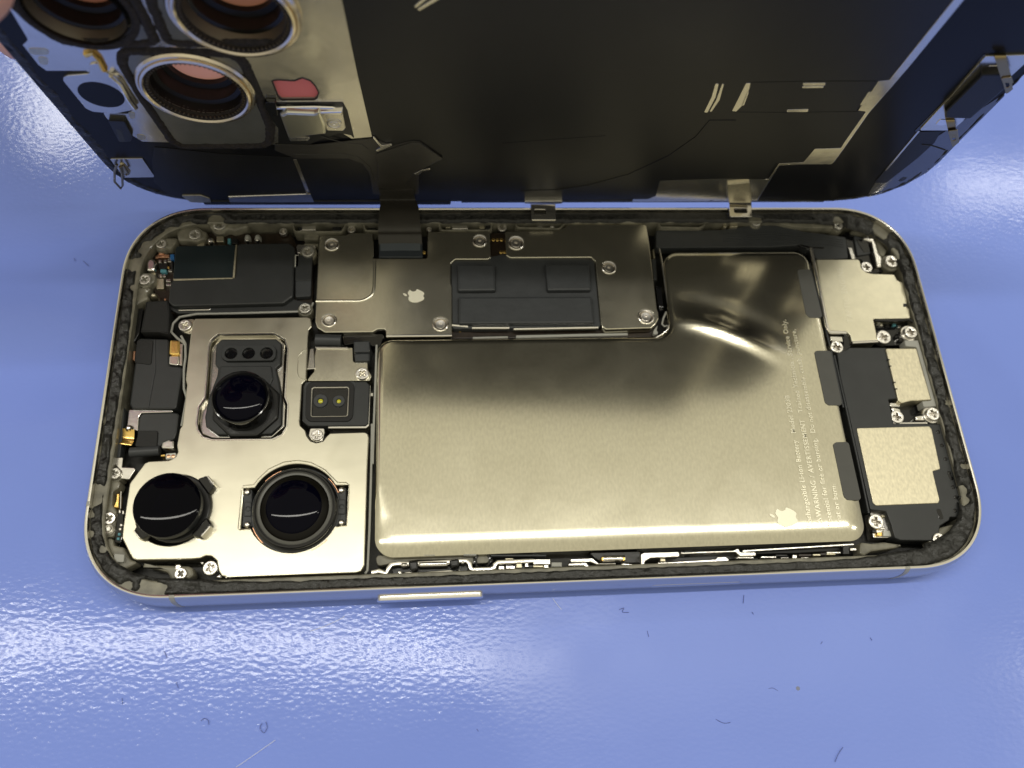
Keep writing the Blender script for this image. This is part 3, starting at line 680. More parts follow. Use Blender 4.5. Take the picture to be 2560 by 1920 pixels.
slab('bracket_wall', rnd(off(co if area2(co) > 0 else co[::-1], .02), .03), .2, .502, camplate_m, cam_plate, [off(tele[::-1] if area2(tele) > 0 else tele, 0), uw, mh], .005, 0)
wire('spot_weld_outline', 'L', [(222, 345), (170, 360), (125, 410), (110, 520), (110, 620), (130, 670), (200, 690)], ZC - .004, .010, camplate_m, cam_plate)
# tab screw top left
Sx('screw_tab', 'I', [(900, 160), (975, 155), (930, 330), (830, 290), (790, 230)], .3, .55, steel, cam_plate, r=.05)
screw('I', (860, 222), .60, 70, cam_plate, SM)
screw('J', (1285, 1183), .64, 74, cam_plate, SM)
Sx('steel_tab', 'J', [(1175, 1120), (1225, 1125), (1210, 1155)], .4, .62, bright, cam_plate, r=.01)
Sx('steel_tab', 'J', [(1330, 1275), (1380, 1250), (1408, 1282)], .4, .62, bright, cam_plate, r=.01)
# embossed edges of the plate holes
def lip(loop, z, r, m_, par, name='hole_lip'):
    l = list(loop) + [loop[0]]; bm = bmesh.new(); tube_bm(bm, [(p.x, p.y, z) for p in l], r, 6); return link(name, finish(bm, name), m_, par)
lip(tele, ZC - .012, .018, bright, cam_plate)
wire('pressed_line', 'K', [(150, 800), (165, 620), (185, 580), (280, 572), (320, 520), (420, 425), (560, 360), (690, 342), (820, 362), (950, 430), (1030, 510), (1070, 550), (1150, 552), (1180, 575), (1170, 800), (1155, 955), (1060, 970)], ZC, .008, camplate_m, cam_plate)
wire('pressed_line', 'K', [(150, 800), (132, 985), (150, 998), (250, 990)], ZC, .008, camplate_m, cam_plate)

# telephoto
Sx('inner_tray', 'I', [(1230, 350), (1850, 350), (1925, 430), (1900, 980), (1930, 1080), (1920, 1300), (1780, 1420), (1150, 1425), (1040, 1380), (1010, 1260), (1040, 1080), (1110, 1000), (1140, 480)], .3, .50, bright, cam_plate, r=.06)
tb = Sx('telephoto_housing', 'I', [(1250, 372), (1830, 368), (1890, 420), (1880, 640), (1830, 680), (1860, 800), (1895, 1000), (1885, 1280), (1780, 1380), (1560, 1392), (1210, 1390), (1080, 1300), (1070, 1200), (1110, 1000), (1200, 760), (1210, 680), (1178, 640), (1190, 430)], .4, .60, blackf, cam_plate, bev=.03, r=.05, label='black housing with three round ports above the tele lens')
prt = [('I', (1350, 523), 72), ('I', (1537, 522), 72), ('I', (1728, 520), 74)]
zz = .67
ho = holes_at(prt, zz)
slab('port_panel', rnd(PS('I', [(1290, 440), (1790, 430), (1830, 480), (1825, 560), (1790, 600), (1300, 605), (1250, 570), (1250, 480)], zz), .07), zz - .075, zz, blackf, tb, ho, .008, 0)
for k, p, r_ in prt:
    c = P(k, p, zz); lathe('port', [(.12, zz + .001), (.118, zz - .04), (.10, zz - .06), (.04, zz - .065), (0, zz - .06)], c, blackg, tb, 28)
Sx('housing_step', 'I', [(1240, 660), (1780, 655), (1800, 790), (1760, 880), (1215, 880), (1220, 740)], .5, .625, blackf, tb, bev=.02, r=.03)
zl = .98
c0 = P('I', (1448, 985), zl); rl = (P('I', (1758, 985), zl) - c0).length
tl = lathe('telephoto_lens', [(rl * 1.02, .5), (rl * 1.04, .72), (rl * 1.03, .78), (rl * .99, .86), (rl * 1.0, zl - .03), (rl * .985, zl), (rl * .95, zl + .004), (rl * .90, zl - .03), (rl * .86, zl - .05)], c0, blackg, cam_plate, 64, 'large glossy black tele lens, uppermost of the three lenses')
lathe('lens_glass', dome(rl * .87, zl - .05, .10), c0, lens_b, tl, 72)
slab('lens_base', rnd(circ(c0 + Vector((.03, -.04)), rl * 1.24, 8, a0=.39), .1), .45, .66, blackp, tl, (), .04, 0)
# inner glass rings (glimpsed barrel)
# ultra wide
zu = 1.0
c1 = P('J', (858, 558), zu); r1 = (P('J', (1196, 558), zu) - c1).length
ul = lathe('ultrawide_lens', [(r1 * .93, .45), (r1 * .93, zu - .16), (r1 * .99, zu - .15), (r1 * 1.0, zu - .04), (r1 * .995, zu - .012), (r1 * .985, zu), (r1 * .9, zu - .01)], c1, blackf, cam_plate, 64, 'flat black wide lens at the lower left of the camera bracket')
lathe('lens_glass', dome(r1 * .985, zu, .08), c1, lens_m, ul, 72)
for k_, q_ in ((.30, .0775), (.20, .0795), (.12, .0805)): lathe('inner_ring', [(r1 * k_, zu + q_ - .004), (r1 * k_ * .985, zu + q_ + .0002), (r1 * k_ * .93, zu + q_ + .0003), (r1 * k_ * .91, zu + q_ - .004)], c1, lens_b, ul, 48)
slab('bayonet', rnd(circ(c1 + Vector((.05, .02)), r1 * 1.06, 64), 0), .45, .74, blackp, ul, (), .03, 0)
for ang_, w_ in ((38, .17), (-38, .19), (-140, .15)):
    a = math.radians(ang_); d = Vector((math.cos(a), math.sin(a))); n_ = Vector((-d.y, d.x)); b0 = c1 + Vector((.05, .02)) + d * r1 * .98
    slab('bayonet_lug', [b0 - n_ * w_, b0 + d * .16 - n_ * w_ * .7, b0 + d * .16 + n_ * w_ * .7, b0 + n_ * w_], .6, .80, blackg, ul, (), .03, .04)
    slab('lug_clip', [b0 + d * .15 - n_ * w_ * .6, b0 + d * .18 - n_ * w_ * .5, b0 + d * .18 + n_ * w_ * .5, b0 + d * .15 + n_ * w_ * .6], .6, .82, bright, ul, (), .01, .01)
# main
zm = .80
c2 = P('K', (664, 787), zm); r2 = (P('K', (1058, 787), zm) - c2).length
ml = lathe('main_lens', [(r2 * 1.04, .4), (r2 * 1.04, zm - .16), (r2 * 1.0, zm - .15), (r2 * 1.0, zm - .02), (r2 * .98, zm), (r2 * .945, zm), (r2 * .93, zm - .02), (r2 * .90, zm - .02)], c2, blackg, cam_plate, 72, 'ringed black main lens at the lower right of the camera bracket')
lathe('retaining_ring', [(r2 * .91, zm - .1), (r2 * .90, zm - .015), (r2 * .87, zm - .005), (r2 * .825, zm - .01), (r2 * .82, zm - .06)], c2, mat('ring_grey', (.10, .10, .09), .35, 0), ml, 72)
lathe('inner_barrel', [(r2 * .835, zm - .05), (r2 * .82, zm - .03), (r2 * .76, zm + .015), (r2 * .68, zm + .06), (r2 * .665, zm + .066)], c2, mat('barrel_brown', (.006, .005, .003), .4, 0, spec=.3), ml, 72)
lathe('lens_glass', dome(r2 * .668, zm + .062, .085), c2, lens_b, ml, 72)
slab('outer_collar', circ(c2, r2 * 1.095, 72), .4, ZC - .01, greyf, ml, (), .02, 0)
for a0 in (35, 125, 215, 305):
    pts = [(c2.x + r2 * 1.085 * math.cos(math.radians(a0 + k)), c2.y + r2 * 1.085 * math.sin(math.radians(a0 + k)), ZC - .005) for k in range(-13, 14, 3)]
    tube('copper_edge', pts, .010, copper, ml, 6)
for (ex, s_) in (((225, 790), -1), ((1110, 770), 1)):
    slab('ear', PS('K', [(ex[0] - 45, ex[1] - 165), (ex[0] + 42, ex[1] - 175), (ex[0] + 42, ex[1] + 180), (ex[0] - 55, ex[1] + 180)], .62), .4, .62, greyf, ml, (), .02, .03)
    slab('ear_block', PS('K', [(ex[0] - 36, ex[1] - 60), (ex[0] + 34, ex[1] - 60), (ex[0] + 34, ex[1] + 80), (ex[0] - 40, ex[1] + 80)], .645), .5, .645, greyf, ml, (), .015, .02)
    for dy in (-145, 160): blob('K', (ex[0] - 5 * 1, ex[1] + dy), .62, .07, screw_m, ml)
    lathe('ear_pin', [(.045, .6), (.045, .655), (.03, .66), (.028, .65), (0, .65)], P('K', (ex[0], ex[1] + 10), .65), greyf, ml, 14)

# ---- range sensor module -------------------------------------------------------
zf = .58
br = Sx('sensor_bracket', 'L', [(322, 325), (748, 315), (752, 470), (770, 485), (920, 485), (920, 560), (965, 640), (940, 700), (205, 702), (300, 590), (300, 440)], .3, zf - .03, steel, ph, r=.03, label='plain steel bracket above the twin-eyed sensor')
Sx('folded_lip', 'L', [(305, 300), (696, 306), (694, 330), (322, 328)], .4, zf, bright, br, r=.01, bev=.015)
tube('rolled_flex', [(*P('L', (320, 232), .55), .55), (*P('L', (612, 240), .55), .55)], .11, greyf, br, 16)
Sx('side_wall', 'L', [(250, 330), (300, 320), (312, 560), (222, 570)], .3, .57, bright, br, r=.02)
cl = Sx('rubber_clip', 'L', [(755, 245), (938, 240), (944, 368), (758, 368)], .3, .68, greyf, br, r=.03, bev=.02)
Sx('clip_foot', 'L', [(760, 378), (945, 378), (940, 470), (770, 475)], .3, .62, greyf, cl, r=.03, bev=.03)
screw('L', (855, 612), .61, 76, br, SM)
lid_ = Sx('range_sensor', 'L', [(205, 712), (900, 705), (942, 745), (925, 1190), (895, 1218), (230, 1222), (160, 1160), (172, 760)], .3, zf, blackf, ph, bev=.02, r=.04, label='square black range sensor with two round eyes')
Sx('edge_strip', 'L', [(460, 1222), (890, 1218), (925, 1190), (942, 745), (955, 760), (935, 1215), (900, 1246), (460, 1248)], .3, .55, bright, lid_, r=.01)
Sx('brass_shim', 'L', [(196, 716), (775, 708), (758, 1110), (735, 1135), (215, 1160)], .5, zf + .004, greyf, lid_, r=.04, bev=.003)
slab('gasket', rnd(PS('L', [(212, 712), (768, 706), (748, 1110), (700, 1168), (240, 1168), (198, 1110)], zf + .03), .12), .5, zf + .03, foam, lid_, [rnd(PS('L', [(285, 768), (708, 768), (690, 1112), (262, 1118)], zf + .03), .05)], .012, 0)
slab('window_frame', rnd(PS('L', [(268, 768), (708, 764), (692, 1112), (258, 1118)], zf + .04), .05), .5, zf + .04, mat('dull_nickel', (.42, .40, .34), .4, 1), lid_, [rnd(PS('L', [(284, 786), (694, 782), (676, 1100), (270, 1108)], zf + .04), .03)], .01, 0)
Sx('window', 'L', [(290, 790), (690, 790), (680, 1105), (275, 1110)], .4, zf + .012, blackg, lid_, r=.02)
for q, r_ in (((375, 933), 84), ((585, 936), 72)):
    c = P('L', q, zf + .03); rr = (P('L', (q[0] + r_, q[1]), zf + .03) - c).length
    e = lathe('sensor_eye', [(rr * 1.1, zf - .02), (rr * 1.0, zf + .035), (rr * .94, zf + .045), (rr * .45, zf + .045), (rr * .36, zf + .03), (rr * .3, zf + .015)], c, greyf, lid_, 32)
    lathe('emitter', [(rr * .34, zf + .02), (rr * .3, zf + .032), (0, zf + .045)], c, yell, lid_, 16)
Sx('screw_foot', 'L', [(255, 1245), (424, 1245), (420, 1300), (400, 1390), (330, 1408), (262, 1380), (235, 1330)], .3, .56, bright, lid_, r=.03)
screw('L', (332, 1322), .60, 70, lid_, SM)
wire('seal_wire', 'L', [(1020, 290), (1015, 480), (1000, 900), (985, 1300), (975, 1659)], .55, .02, greyp, ph)
wire('seal_wire', 'K', [(1395, 0), (1385, 500), (1370, 1000), (1352, 1380), (1330, 1410)], .55, .02, greyp, ph)
Sx('steel_tab', 'L', [(945, 835), (985, 835), (982, 875), (945, 875)], .4, .55, bright, ph, r=.01)
Sx('black_bridge', 'L', [(620, 170), (1120, 160), (1060, 300), (950, 300), (940, 240), (640, 290)], .2, .5, blackg, ph, r=.05)

# ---- flex alley right of the shield plate -----------------------------------------
Sx('flex_guard', 'G', [(1855, 890), (1925, 885), (1975, 1180), (1885, 1180)], .2, .5, blackg, ph, bev=.12, r=.06)
wire('flex_loop', 'G', [(1980, 1190), (1950, 1260), (1935, 1320), (1960, 1345), (2000, 1335), (2020, 1270)], .45, .018, greyp, ph)
Sx('flex_guard', 'G', [(1825, 625), (1870, 625), (1885, 850), (1850, 850)], .2, .45, greyf, ph, r=.02)
Sx('gold_bar', 'G', [(1835, 520), (1850, 520), (1862, 612), (1845, 615)], .3, .5, goldp, ph, r=.005)
Sx('corner_tab', 'G', [(1900, 1310), (1880, 1380), (1900, 1420), (1840, 1440), (1850, 1380)], .3, .5, greyp, ph, r=.03)
wire('can_edge', 'G', [(1905, 520), (1930, 640), (1975, 950), (2025, 1290), (1990, 1380), (1930, 1430), (1830, 1485)], .56, .02, bright, bat)
# ---- flex along the hinge side at right -------------------------------------------
fl = Sx('long_flex', 'H', [(0, 240), (520, 235), (880, 178), (1090, 222), (1150, 245), (1500, 292), (1520, 462), (1262, 466), (1235, 380), (1205, 400), (1150, 355), (900, 372), (0, 378)], .3, .52, greyf, ph, r=.05, bev=.015, label='dark flat cable running above the battery to the right corner')
for i in range(4):
    y = 262 + i * 18
    tube('flex_trace', [(*P('H', q, .521), .521) for q in ((530, y + 8), (900, y), (1060, y + 12), (1300, y + 28), (1480, y + 55))], .010, greyf, fl, 6)
Sx('cut_slit', 'H', [(1110, 352), (1150, 348), (1240, 370), (1330, 372), (1330, 388), (1200, 385)], .5, .528, blackg, fl, r=.01)
# right-hand upper corner
Sx('corner_tray', 'H', [(1490, 255), (1620, 250), (1760, 300), (1790, 430), (1800, 560), (1700, 585), (1620, 470), (1515, 460)], .2, .46, blackg, ph, r=.03)
slab('corner_bracket', rnd(PS('H', [(1635, 290), (1690, 285), (1730, 310), (1760, 430), (1785, 450), (1780, 530), (1745, 532), (1700, 330), (1640, 310)], .56), .02), .3, .56, bright, ph, (), .02, 0)
Sx('corner_bracket', 'H', [(1515, 372), (1550, 374), (1578, 465), (1545, 468)], .3, .52, bright, ph, r=.01)
Sx('corner_frame', 'H', [(1560, 280), (1650, 300), (1700, 420), (1590, 440)], .3, .50, greyf, ph, r=.03)
Sx('corner_pocket', 'H', [(1580, 310), (1620, 310), (1680, 345), (1695, 410), (1640, 415), (1600, 350)], .48, .506, blackg, ph, r=.01)
slab('resin_lump', PS('H', [(1500, 240), (1620, 215), (1660, 190), (1790, 290), (1790, 350), (1830, 400), (1800, 450), (1760, 430), (1730, 300), (1650, 275)], .55), .3, .55, olive, frame, bev=.04, r=.05)
screw('H', (1865, 482), .62, 52, ph, SM, olive); screw('H', (1665, 527), .60, 46, ph, SM)
screw('H', (792, 172), .60, 36, ph, SMG, olive); screw('H', (1442, 200), .60, 34, ph, SMG, olive)

# ---- haptic motor ------------------------------------------------------------------
ZT = .59
hap = Sx('haptic_motor', 'H', [(1264, 470), (1597, 468), (1612, 482), (1625, 525), (1660, 572), (1720, 582), (1882, 587), (1905, 632), (1950, 652), (1985, 790), (1985, 850), (2002, 856), (2010, 936), (1718, 940), (1742, 1050), (1757, 1115), (1550, 1127), (1532, 1062), (1512, 1046), (1382, 1048), (1362, 1020)], .25, ZT, mat('haptic_steel', (.68, .64, .49), .33, 1, smud=.06, var=.05, vscale=6, bump=.0008, bscale=20), ph, r=.03, bev=.015, label='pale steel haptic motor cover etched with its name')
text('TAPTIC ENGINE', P('H', (1560, 972), ZT + .002), P('H', (1472, 535), ZT + .002), .17, ZT + .002, etch_t, hap)
tube('side_rail', [(*P('H', q, .60), .60) for q in ((1222, 380), (1290, 700), (1350, 1000), (1372, 1045), (1500, 1050))], .035, bright, hap, 10)
tube('front_rail', [(*P('H', q, .58), .58) for q in ((1548, 1128), (1750, 1118))], .03, bright, hap, 8)
for q in ((1968, 830),): box('H', q, 30, 28, .4, ZT + .005, blackp, hap)
Sx('motor_recess', 'H', [(1725, 945), (2000, 940), (1960, 1150), (1760, 1150)], .2, .40, blackg, ph, r=.03)
for q, mm in (((1780, 985), bright), ((1830, 990), blackp), ((1885, 985), capm), ((1920, 1000), bright), ((1760, 975), greyp), ((1900, 1080), blackp), ((1930, 1110), blackp)): box('H', q, 26, 20, .38, .45, mm, ph)
wire('black_bracket_edge', 'H', [(1725, 950), (1850, 955), (2000, 945), (2030, 965)], .58, .03, blackg, ph)
screw('H', (2015, 1040), .62, 50, ph, SM, bright); screw('H', (1800, 1080), .61, 56, ph, SM); screw('H', (1430, 1157), .60, 52, ph, SM)
Sx('motor_foot', 'H', [(1372, 1075), (1470, 1078), (1480, 1120), (1380, 1110)], .3, .56, bright, hap, r=.02)
Sx('black_collar', 'H', [(1480, 1060), (1530, 1055), (1545, 1150), (1500, 1200), (1440, 1215), (1480, 1150)], .3, .54, blackg, hap, r=.03)

# ---- loudspeaker -------------------------------------------------------------------
sp = Sx('loudspeaker', 'Q', [(88, 150), (150, 155), (175, 135), (432, 136), (505, 488), (445, 492), (462, 560), (480, 660), (820, 664), (850, 740), (976, 1170), (962, 1312), (870, 1306), (868, 1328), (802, 1368), (795, 1420), (742, 1470), (530, 1467), (490, 1450), (462, 1350), (430, 1268), (322, 1256), (110, 320)], .25, .57, blackf, ph, r=.03, bev=.015, label='matte black loudspeaker box in the lower right corner')
Sx('speaker_plate', 'Q', [(225, 691), (728, 678), (746, 700), (806, 975), (752, 990), (801, 1190), (790, 1211), (360, 1228), (338, 1208)], .5, .585, goldp, sp, r=.03, bev=.012, label='large brushed pale brass plate')
port = Sx('charge_port', 'Q', [(425, 140), (640, 138), (744, 497), (600, 505), (540, 520), (512, 500)], .3, .60, goldp, ph, r=.02, bev=.02, label='pale brass charging port shell by the right rim')
for q in ((448, 218), (460, 262), (489, 375), (501, 420)): box('Q', q, 16, 10, .55, .606, blackp, port)
slab('port_frame', rnd(PS('Q', [(555, 84), (652, 84), (782, 540), (690, 546), (678, 505), (742, 500), (640, 132), (565, 125)], .60), .02), .4, .60, greyp, port, (), .015, 0)
for q in ((790, 718), (815, 812), (841, 906), (865, 1000), (893, 1100), (910, 1170), (906, 1262)):
    lathe('vent_pin', [(.035, .56), (.035, .576), (.025, .58), (.02, .572), (0, .572)], P('Q', q, .575), blackg, sp, 12)
slab('slot', rnd(PS('Q', [(775, 1250), (805, 1248), (830, 1320), (800, 1326)], .574), .1), .56, .574, blackg, sp, (), .003, 0)
slab('slot', rnd(PS('Q', [(850, 1010), (870, 1000), (902, 1048), (880, 1058)], .574), .03), .56, .574, blackg, sp, (), .003, 0)
Sx('foot_recess', 'Q', [(320, 1270), (430, 1280), (455, 1350), (475, 1360), (490, 1450), (340, 1450)], .2, .42, bright, ph, r=.02)
for q, a, b, mm in (((385, 1425), 36, 26, gold), ((440, 1420), 60, 40, white_p), ((350, 1400), 30, 30, blackp), ((415, 1300), 30, 20, goldp), ((400, 1385), 50, 16, bright)): box('Q', q, a, b, .4, .47, mm, sp)
screw('Q', (362, 1337), .56, 52, sp, SM); screw('Q', (800, 1463), .60, 46, ph, SM, olive)
slab('resin_lump', PS('Q', [(800, 1380), (910, 1350), (935, 1460), (840, 1540), (760, 1545), (745, 1490)], .54), .3, .54, olive, frame, bev=.03, r=.06)
Sx('port_recess', 'Q', [(450, 500), (600, 520), (700, 520), (720, 650), (480, 655)], .2, .36, blackg, ph, r=.03)
screw('Q', (507, 612), .56, 46, ph, SM); screw('Q', (757, 592), .62, 46, ph, SM, bright)
for q in ([(452, 515), (530, 518), (525, 545), (458, 542)], [(628, 612), (700, 600), (720, 580), (722, 640), (640, 636)], [(730, 625), (795, 630), (790, 662), (728, 658)], [(480, 652), (720, 648), (720, 662), (480, 664)], [(460, 545), (525, 560), (535, 590), (480, 580)]):
    Sx('steel_tab', 'Q', q, .36, .52, bright, ph, r=.02)
wire('channel_edge', 'Q', [(845, 660), (880, 780), (930, 950), (960, 1100), (972, 1170)], .60, .025, blackg, ph)
# black channel between battery and speaker
wire('channel_edge', 'H', [(1215, 500), (1300, 850), (1380, 1180), (1480, 1640)], .56, .018, greyf, ph)
wire('channel_edge', 'Q', [(70, 190), (150, 540), (230, 900), (310, 1280)], .56, .018, greyf, ph)

# ---- hinge-side pockets ----------------------------------------------------------
def pocket(k, pts, parts):
    o_ = rnd(PS(k, pts, .60), .08); oo = o_ if area2(o_) > 0 else o_[::-1]
    fr = slab('wall_pocket', oo, .3, .60, olive, frame, [off(oo, .035)], .012, 0)
    for q, w_, h_, mm in parts: box(k, q, w_, h_, .3, .5 + random.uniform(-.05, .05), mm, fr, 'pocket_clip')
pocket('X', [(724, 545), (862, 545), (868, 560), (855, 581), (735, 580)], [((770, 572), 40, 7, bright), ((800, 565), 30, 6, goldp), ((750, 566), 10, 14, blackp), ((842, 566), 22, 22, blackg)])
pocket('X', [(901, 545), (1048, 545), (1052, 578), (912, 578)], [((930, 566), 22, 20, blackg), ((1000, 566), 30, 9, bright)])
pocket('X', [(1092, 547), (1232, 547), (1230, 577), (1100, 577)], [((1120, 566), 12, 8, goldp), ((1150, 570), 40, 5, bright), ((1205, 566), 14, 10, goldp), ((1222, 564), 16, 18, blackg), ((1160, 558), 36, 9, pcb)])
pocket('X', [(1285, 543), (1400, 543), (1420, 553), (1412, 560), (1400, 573), (1290, 570)], [((1350, 565), 14, 10, bright), ((1380, 562), 10, 12, bright), ((1340, 570), 60, 4, bright)])
pocket('X', [(1645, 549), (1755, 547), (1768, 560), (1750, 571), (1646, 569)], [])
for k, p, r_ in (('F', (545, 335), 48), ('F', (1440, 335), 30), ('G', (235, 290), 48), ('E', (1820, 415), 44)): screw(k, p, .52, r_, ph, SM)
box('H', (545, 195), 24, 40, .4, .58, goldp, ph, 'steel_tab'); box('H', (615, 190), 60, 46, .4, .58, goldp, ph, 'steel_tab')
Sx('wall_shelf', 'X', [(1420, 549), (1590, 547), (1592, 556), (1430, 560)], .4, .60, olive, frame, r=.02)
Sx('wall_shelf', 'X', [(1890, 540), (1980, 542), (1995, 555), (2080, 560), (2085, 570), (1990, 568), (1900, 550)], .4, .60, olive, frame, r=.02)
Sx('resin_lump', 'F', [(172, 390), (0, 385), (0, 450), (165, 455)], .3, .5, olive, frame, r=.02)
Sx('resin_lump', 'F', [(0, 500), (165, 500), (165, 530), (0, 530)], .3, .48, olive, frame, r=.02)
# ---- near-side clips and springs below the battery ------------------------------------
def rail(k, pts, z, r, m_=bright, flat=.6, name='spring_clip', par=None): return wire(name, k, pts, z, r, m_, par or ph, flat)
rl1 = rail('M', [(100, 455), (165, 440), (225, 465), (245, 420), (270, 385), (330, 375), (480, 378), (700, 365), (880, 352), (920, 352), (950, 380), (955, 415), (975, 430), (1130, 425), (1160, 410), (1165, 385), (1190, 365), (1500, 352)], .56, .04)
for q in ([(350, 368), (412, 366), (412, 400), (352, 402)], [(502, 362), (758, 355), (762, 395), (510, 402)], [(870, 350), (905, 350), (905, 375), (872, 380)]): Sx('clip_pad', 'M', q, .5, .62, bright, rl1, bev=.03, r=.02)
for q in ([(412, 356), (500, 350), (502, 425), (440, 440)], [(765, 345), (855, 333), (860, 395), (790, 410)]): Sx('black_band', 'M', q, .45, .64, blackp, rl1, bev=.03, r=.03)
rail('M', [(340, 450), (360, 470), (430, 460), (480, 470), (620, 458), (780, 445), (830, 460), (862, 440)], .54, .028)
for q in ((372, 478), (845, 460)): blob('M', q, .56, .06, bright, rl1)
Sx('clip_bed', 'M', [(260, 400), (920, 370), (945, 440), (800, 480), (290, 488)], .3, .42, blackp, ph, r=.08)
Sx('clip_bed', 'M', [(1170, 375), (1650, 355), (1640, 420), (1190, 435)], .3, .42, blackp, ph, r=.04)
Sx('near_flex', 'M', [(130, 300), (240, 310), (540, 305), (1100, 290), (1150, 320), (1100, 370), (960, 380), (900, 340), (500, 345), (250, 380), (150, 400)], .25, .42, olive, ph, r=.06)
lathe('locator_ring', [(.16, .40), (.16, .45), (.13, .46), (.10, .45), (.09, .40)], P('M', (1062, 345), .45), blackg, ph, 28, sc=(1, 1))
for q, w_, h_, mm in (((1222, 412), 50, 34, bright), ((1300, 408), 80, 30, bright), ((1375, 395), 50, 40, goldp), ((1440, 385), 30, 44, bright), ((1475, 400), 40, 26, blackp), ((1570, 360), 150, 46, bright), ((1540, 400), 90, 20, goldp), ((1610, 400), 40, 30, bright), ((1700, 385), 90, 40, greyp), ((600, 302), 100, 12, greyp), ((950, 300), 110, 14, greyp), ((1370, 306), 480, 16, greyf), ((1290, 335), 70, 14, goldp)):
    box('M', q, w_, h_, .4, .56, mm, rl1, 'contact')
Sx('near_bracket', 'M', [(1815, 335), (2010, 328), (2060, 372), (2212, 370), (2212, 382), (2050, 384), (1990, 362), (1820, 364)], .4, .60, bright, ph, r=.03)
Sx('near_bracket', 'M', [(1800, 374), (1955, 368), (2005, 430), (1930, 395), (1800, 396)], .4, .58, bright, ph, r=.02)
n1 = Sx('near_bracket', 'N', [(345, 330), (500, 340), (498, 262), (520, 250), (790, 242), (800, 282), (570, 292), (530, 318), (525, 345), (360, 352)], .4, .62, bright, ph, r=.03)
spg = Sx('spring_bed', 'N', [(100, 250), (500, 240), (495, 330), (200, 330), (130, 280)], .25, .42, blackp, ph, r=.05)
tube('coil_spring', [(*P('N', (200, 300), .5), .5), (*P('N', (375, 296), .5), .5)], .055, bright, spg, 12)
for q in (205, 370): box('N', (q, 298), 16, 30, .44, .57, gold, spg)
n2_ = Sx('near_bracket', 'N', [(800, 248), (960, 240), (1210, 232), (1245, 215), (1262, 245), (1380, 246), (1385, 275), (1260, 278), (1225, 246), (960, 256), (810, 262)], .4, .62, bright, ph, r=.02)
Sx('near_bracket', 'N', [(620, 325), (700, 322), (1070, 300), (1090, 282), (1150, 282), (1190, 315), (1000, 325), (640, 342)], .4, .58, bright, ph, r=.02)
Sx('clip_bed', 'N', [(700, 262), (1240, 250), (1260, 300), (1100, 310), (640, 325)], .25, .40, blackp, ph, r=.05)
for q, w_, h_, mm in (((865, 252), 60, 34, blackp), ((820, 255), 30, 24, bright), ((920, 250), 40, 20, bright), ((668, 308), 40, 22, goldp), ((1118, 292), 50, 20, goldp), ((1300, 290), 130, 12, bright), ((1480, 285), 120, 14, bright), ((1580, 272), 90, 16, blackp), ((1605, 290), 60, 10, bright), ((1680, 282), 36, 30, bright), ((1760, 270), 100, 20, pcb), ((1760, 290), 60, 10, bright), ((1850, 268), 60, 16, goldp), ((1900, 262), 50, 22, pcb), ((1980, 250), 110, 14, bright), ((1960, 262), 70, 14, goldp), ((2075, 230), 50, 66, blackp), ((2130, 225), 50, 20, bright)):
    box('N', q, w_, h_, .4, .55, mm, n2_, 'contact')
Sx('near_flex', 'N', [(1270, 235), (1500, 225), (2050, 200), (2040, 235), (1700, 255), (1290, 262)], .25, .42, floor_m, ph, r=.02)
tube('thin_rail', [(*P('N', (1280, 240), .5), .5), (*P('N', (2130, 188), .5), .5)], .02, bright, n2_, 6)
slab('resin_lump', PS('Q', [(250, 1480), (330, 1490), (420, 1480), (560, 1500), (500, 1520), (330, 1545), (280, 1575), (245, 1560)], .56), .3, .56, olive, frame, bev=.03, r=.05)
for q in ((2110, 230), (2190, 245)):
    c = P('N', q, .62)

# ================================================================== THE LID
lid = empty('back_cover', mtx=LM); tag(lid, 'detached phone back cover standing open behind the handset, dark inner face with camera rings', 'phone cover')
def LW(u, v, h): return LM @ Vector((u, v, h))
# lens holes, centres in the view
LR = []
l3 = Q('A', (1700, 745)); rad3 = ((Q('A', (2185, 745)) - Q('A', (1215, 745))).length) / 2
l2 = Q('V', (507, 22)); l1 = Q('V', (165, 18)); 
holes = [circ(c, rad3 * .80, 56) for c in (l3, l2, l1)]
win = QS('B', [(275, 690), (330, 682), (470, 690), (540, 664), (610, 690), (655, 740), (682, 795), (665, 840), (640, 855), (360, 858), (330, 830)])
HL = 3.575
lo = [Vector((p.x, p.y + HL)) for p in outline(0, HW=7.48, HH=HL)]
glassb = slab('glass_panel', lo, -.07, -.012, backglass, lid, holes + [win], .01, 0, 'outer glass panel')
lo2 = [Vector((p.x, p.y + HL)) for p in outline(.03, HW=7.48, HH=HL)]
slab('inner_sheet', lo2, -.012, 0, lidplast, lid, [circ(c, rad3 * .84, 56) for c in (l3, l2, l1)] + [win], .004, 0, 'glossy black inner coating')
# black glue rim
def lid_glue():
    bm = bmesh.new(); base = dense(lo if area2(lo) > 0 else lo[::-1], .05); ins = off(base, 1.0); rows = []
    for p, q in zip(base, ins):
        d = (q - p).normalized(); row = []
        wl = .10 if p.x > 5 else .17
        if p.x > 6.5 and p.y > 1.2: wl = .03
        for j in range(6):
            t = j / 5; r = p + d * (.01 + t * wl * (.3 if p.y < .25 and abs(p.x) < 6.2 else 1) * (1 + .35 * noise.noise((p.x * 3, p.y * 3, 1))))
            e = min(1, min(t, 1 - t) * 5); row.append(bm.verts.new((r.x, r.y, -.004 + e * (.016 + (.03 if p.y > .3 else .004) * noise.noise((r.x * 8, r.y * 8, 7))))))
        rows.append(row)
    for i in range(len(rows)):
        a, b = rows[i], rows[(i + 1) % len(rows)]
        for j in range(5): bm.faces.new((a[j], b[j], b[j + 1], a[j + 1]))
    return link('adhesive_residue', finish(bm, 'adhesive_residue', 80), glue, lid)
lid_glue()
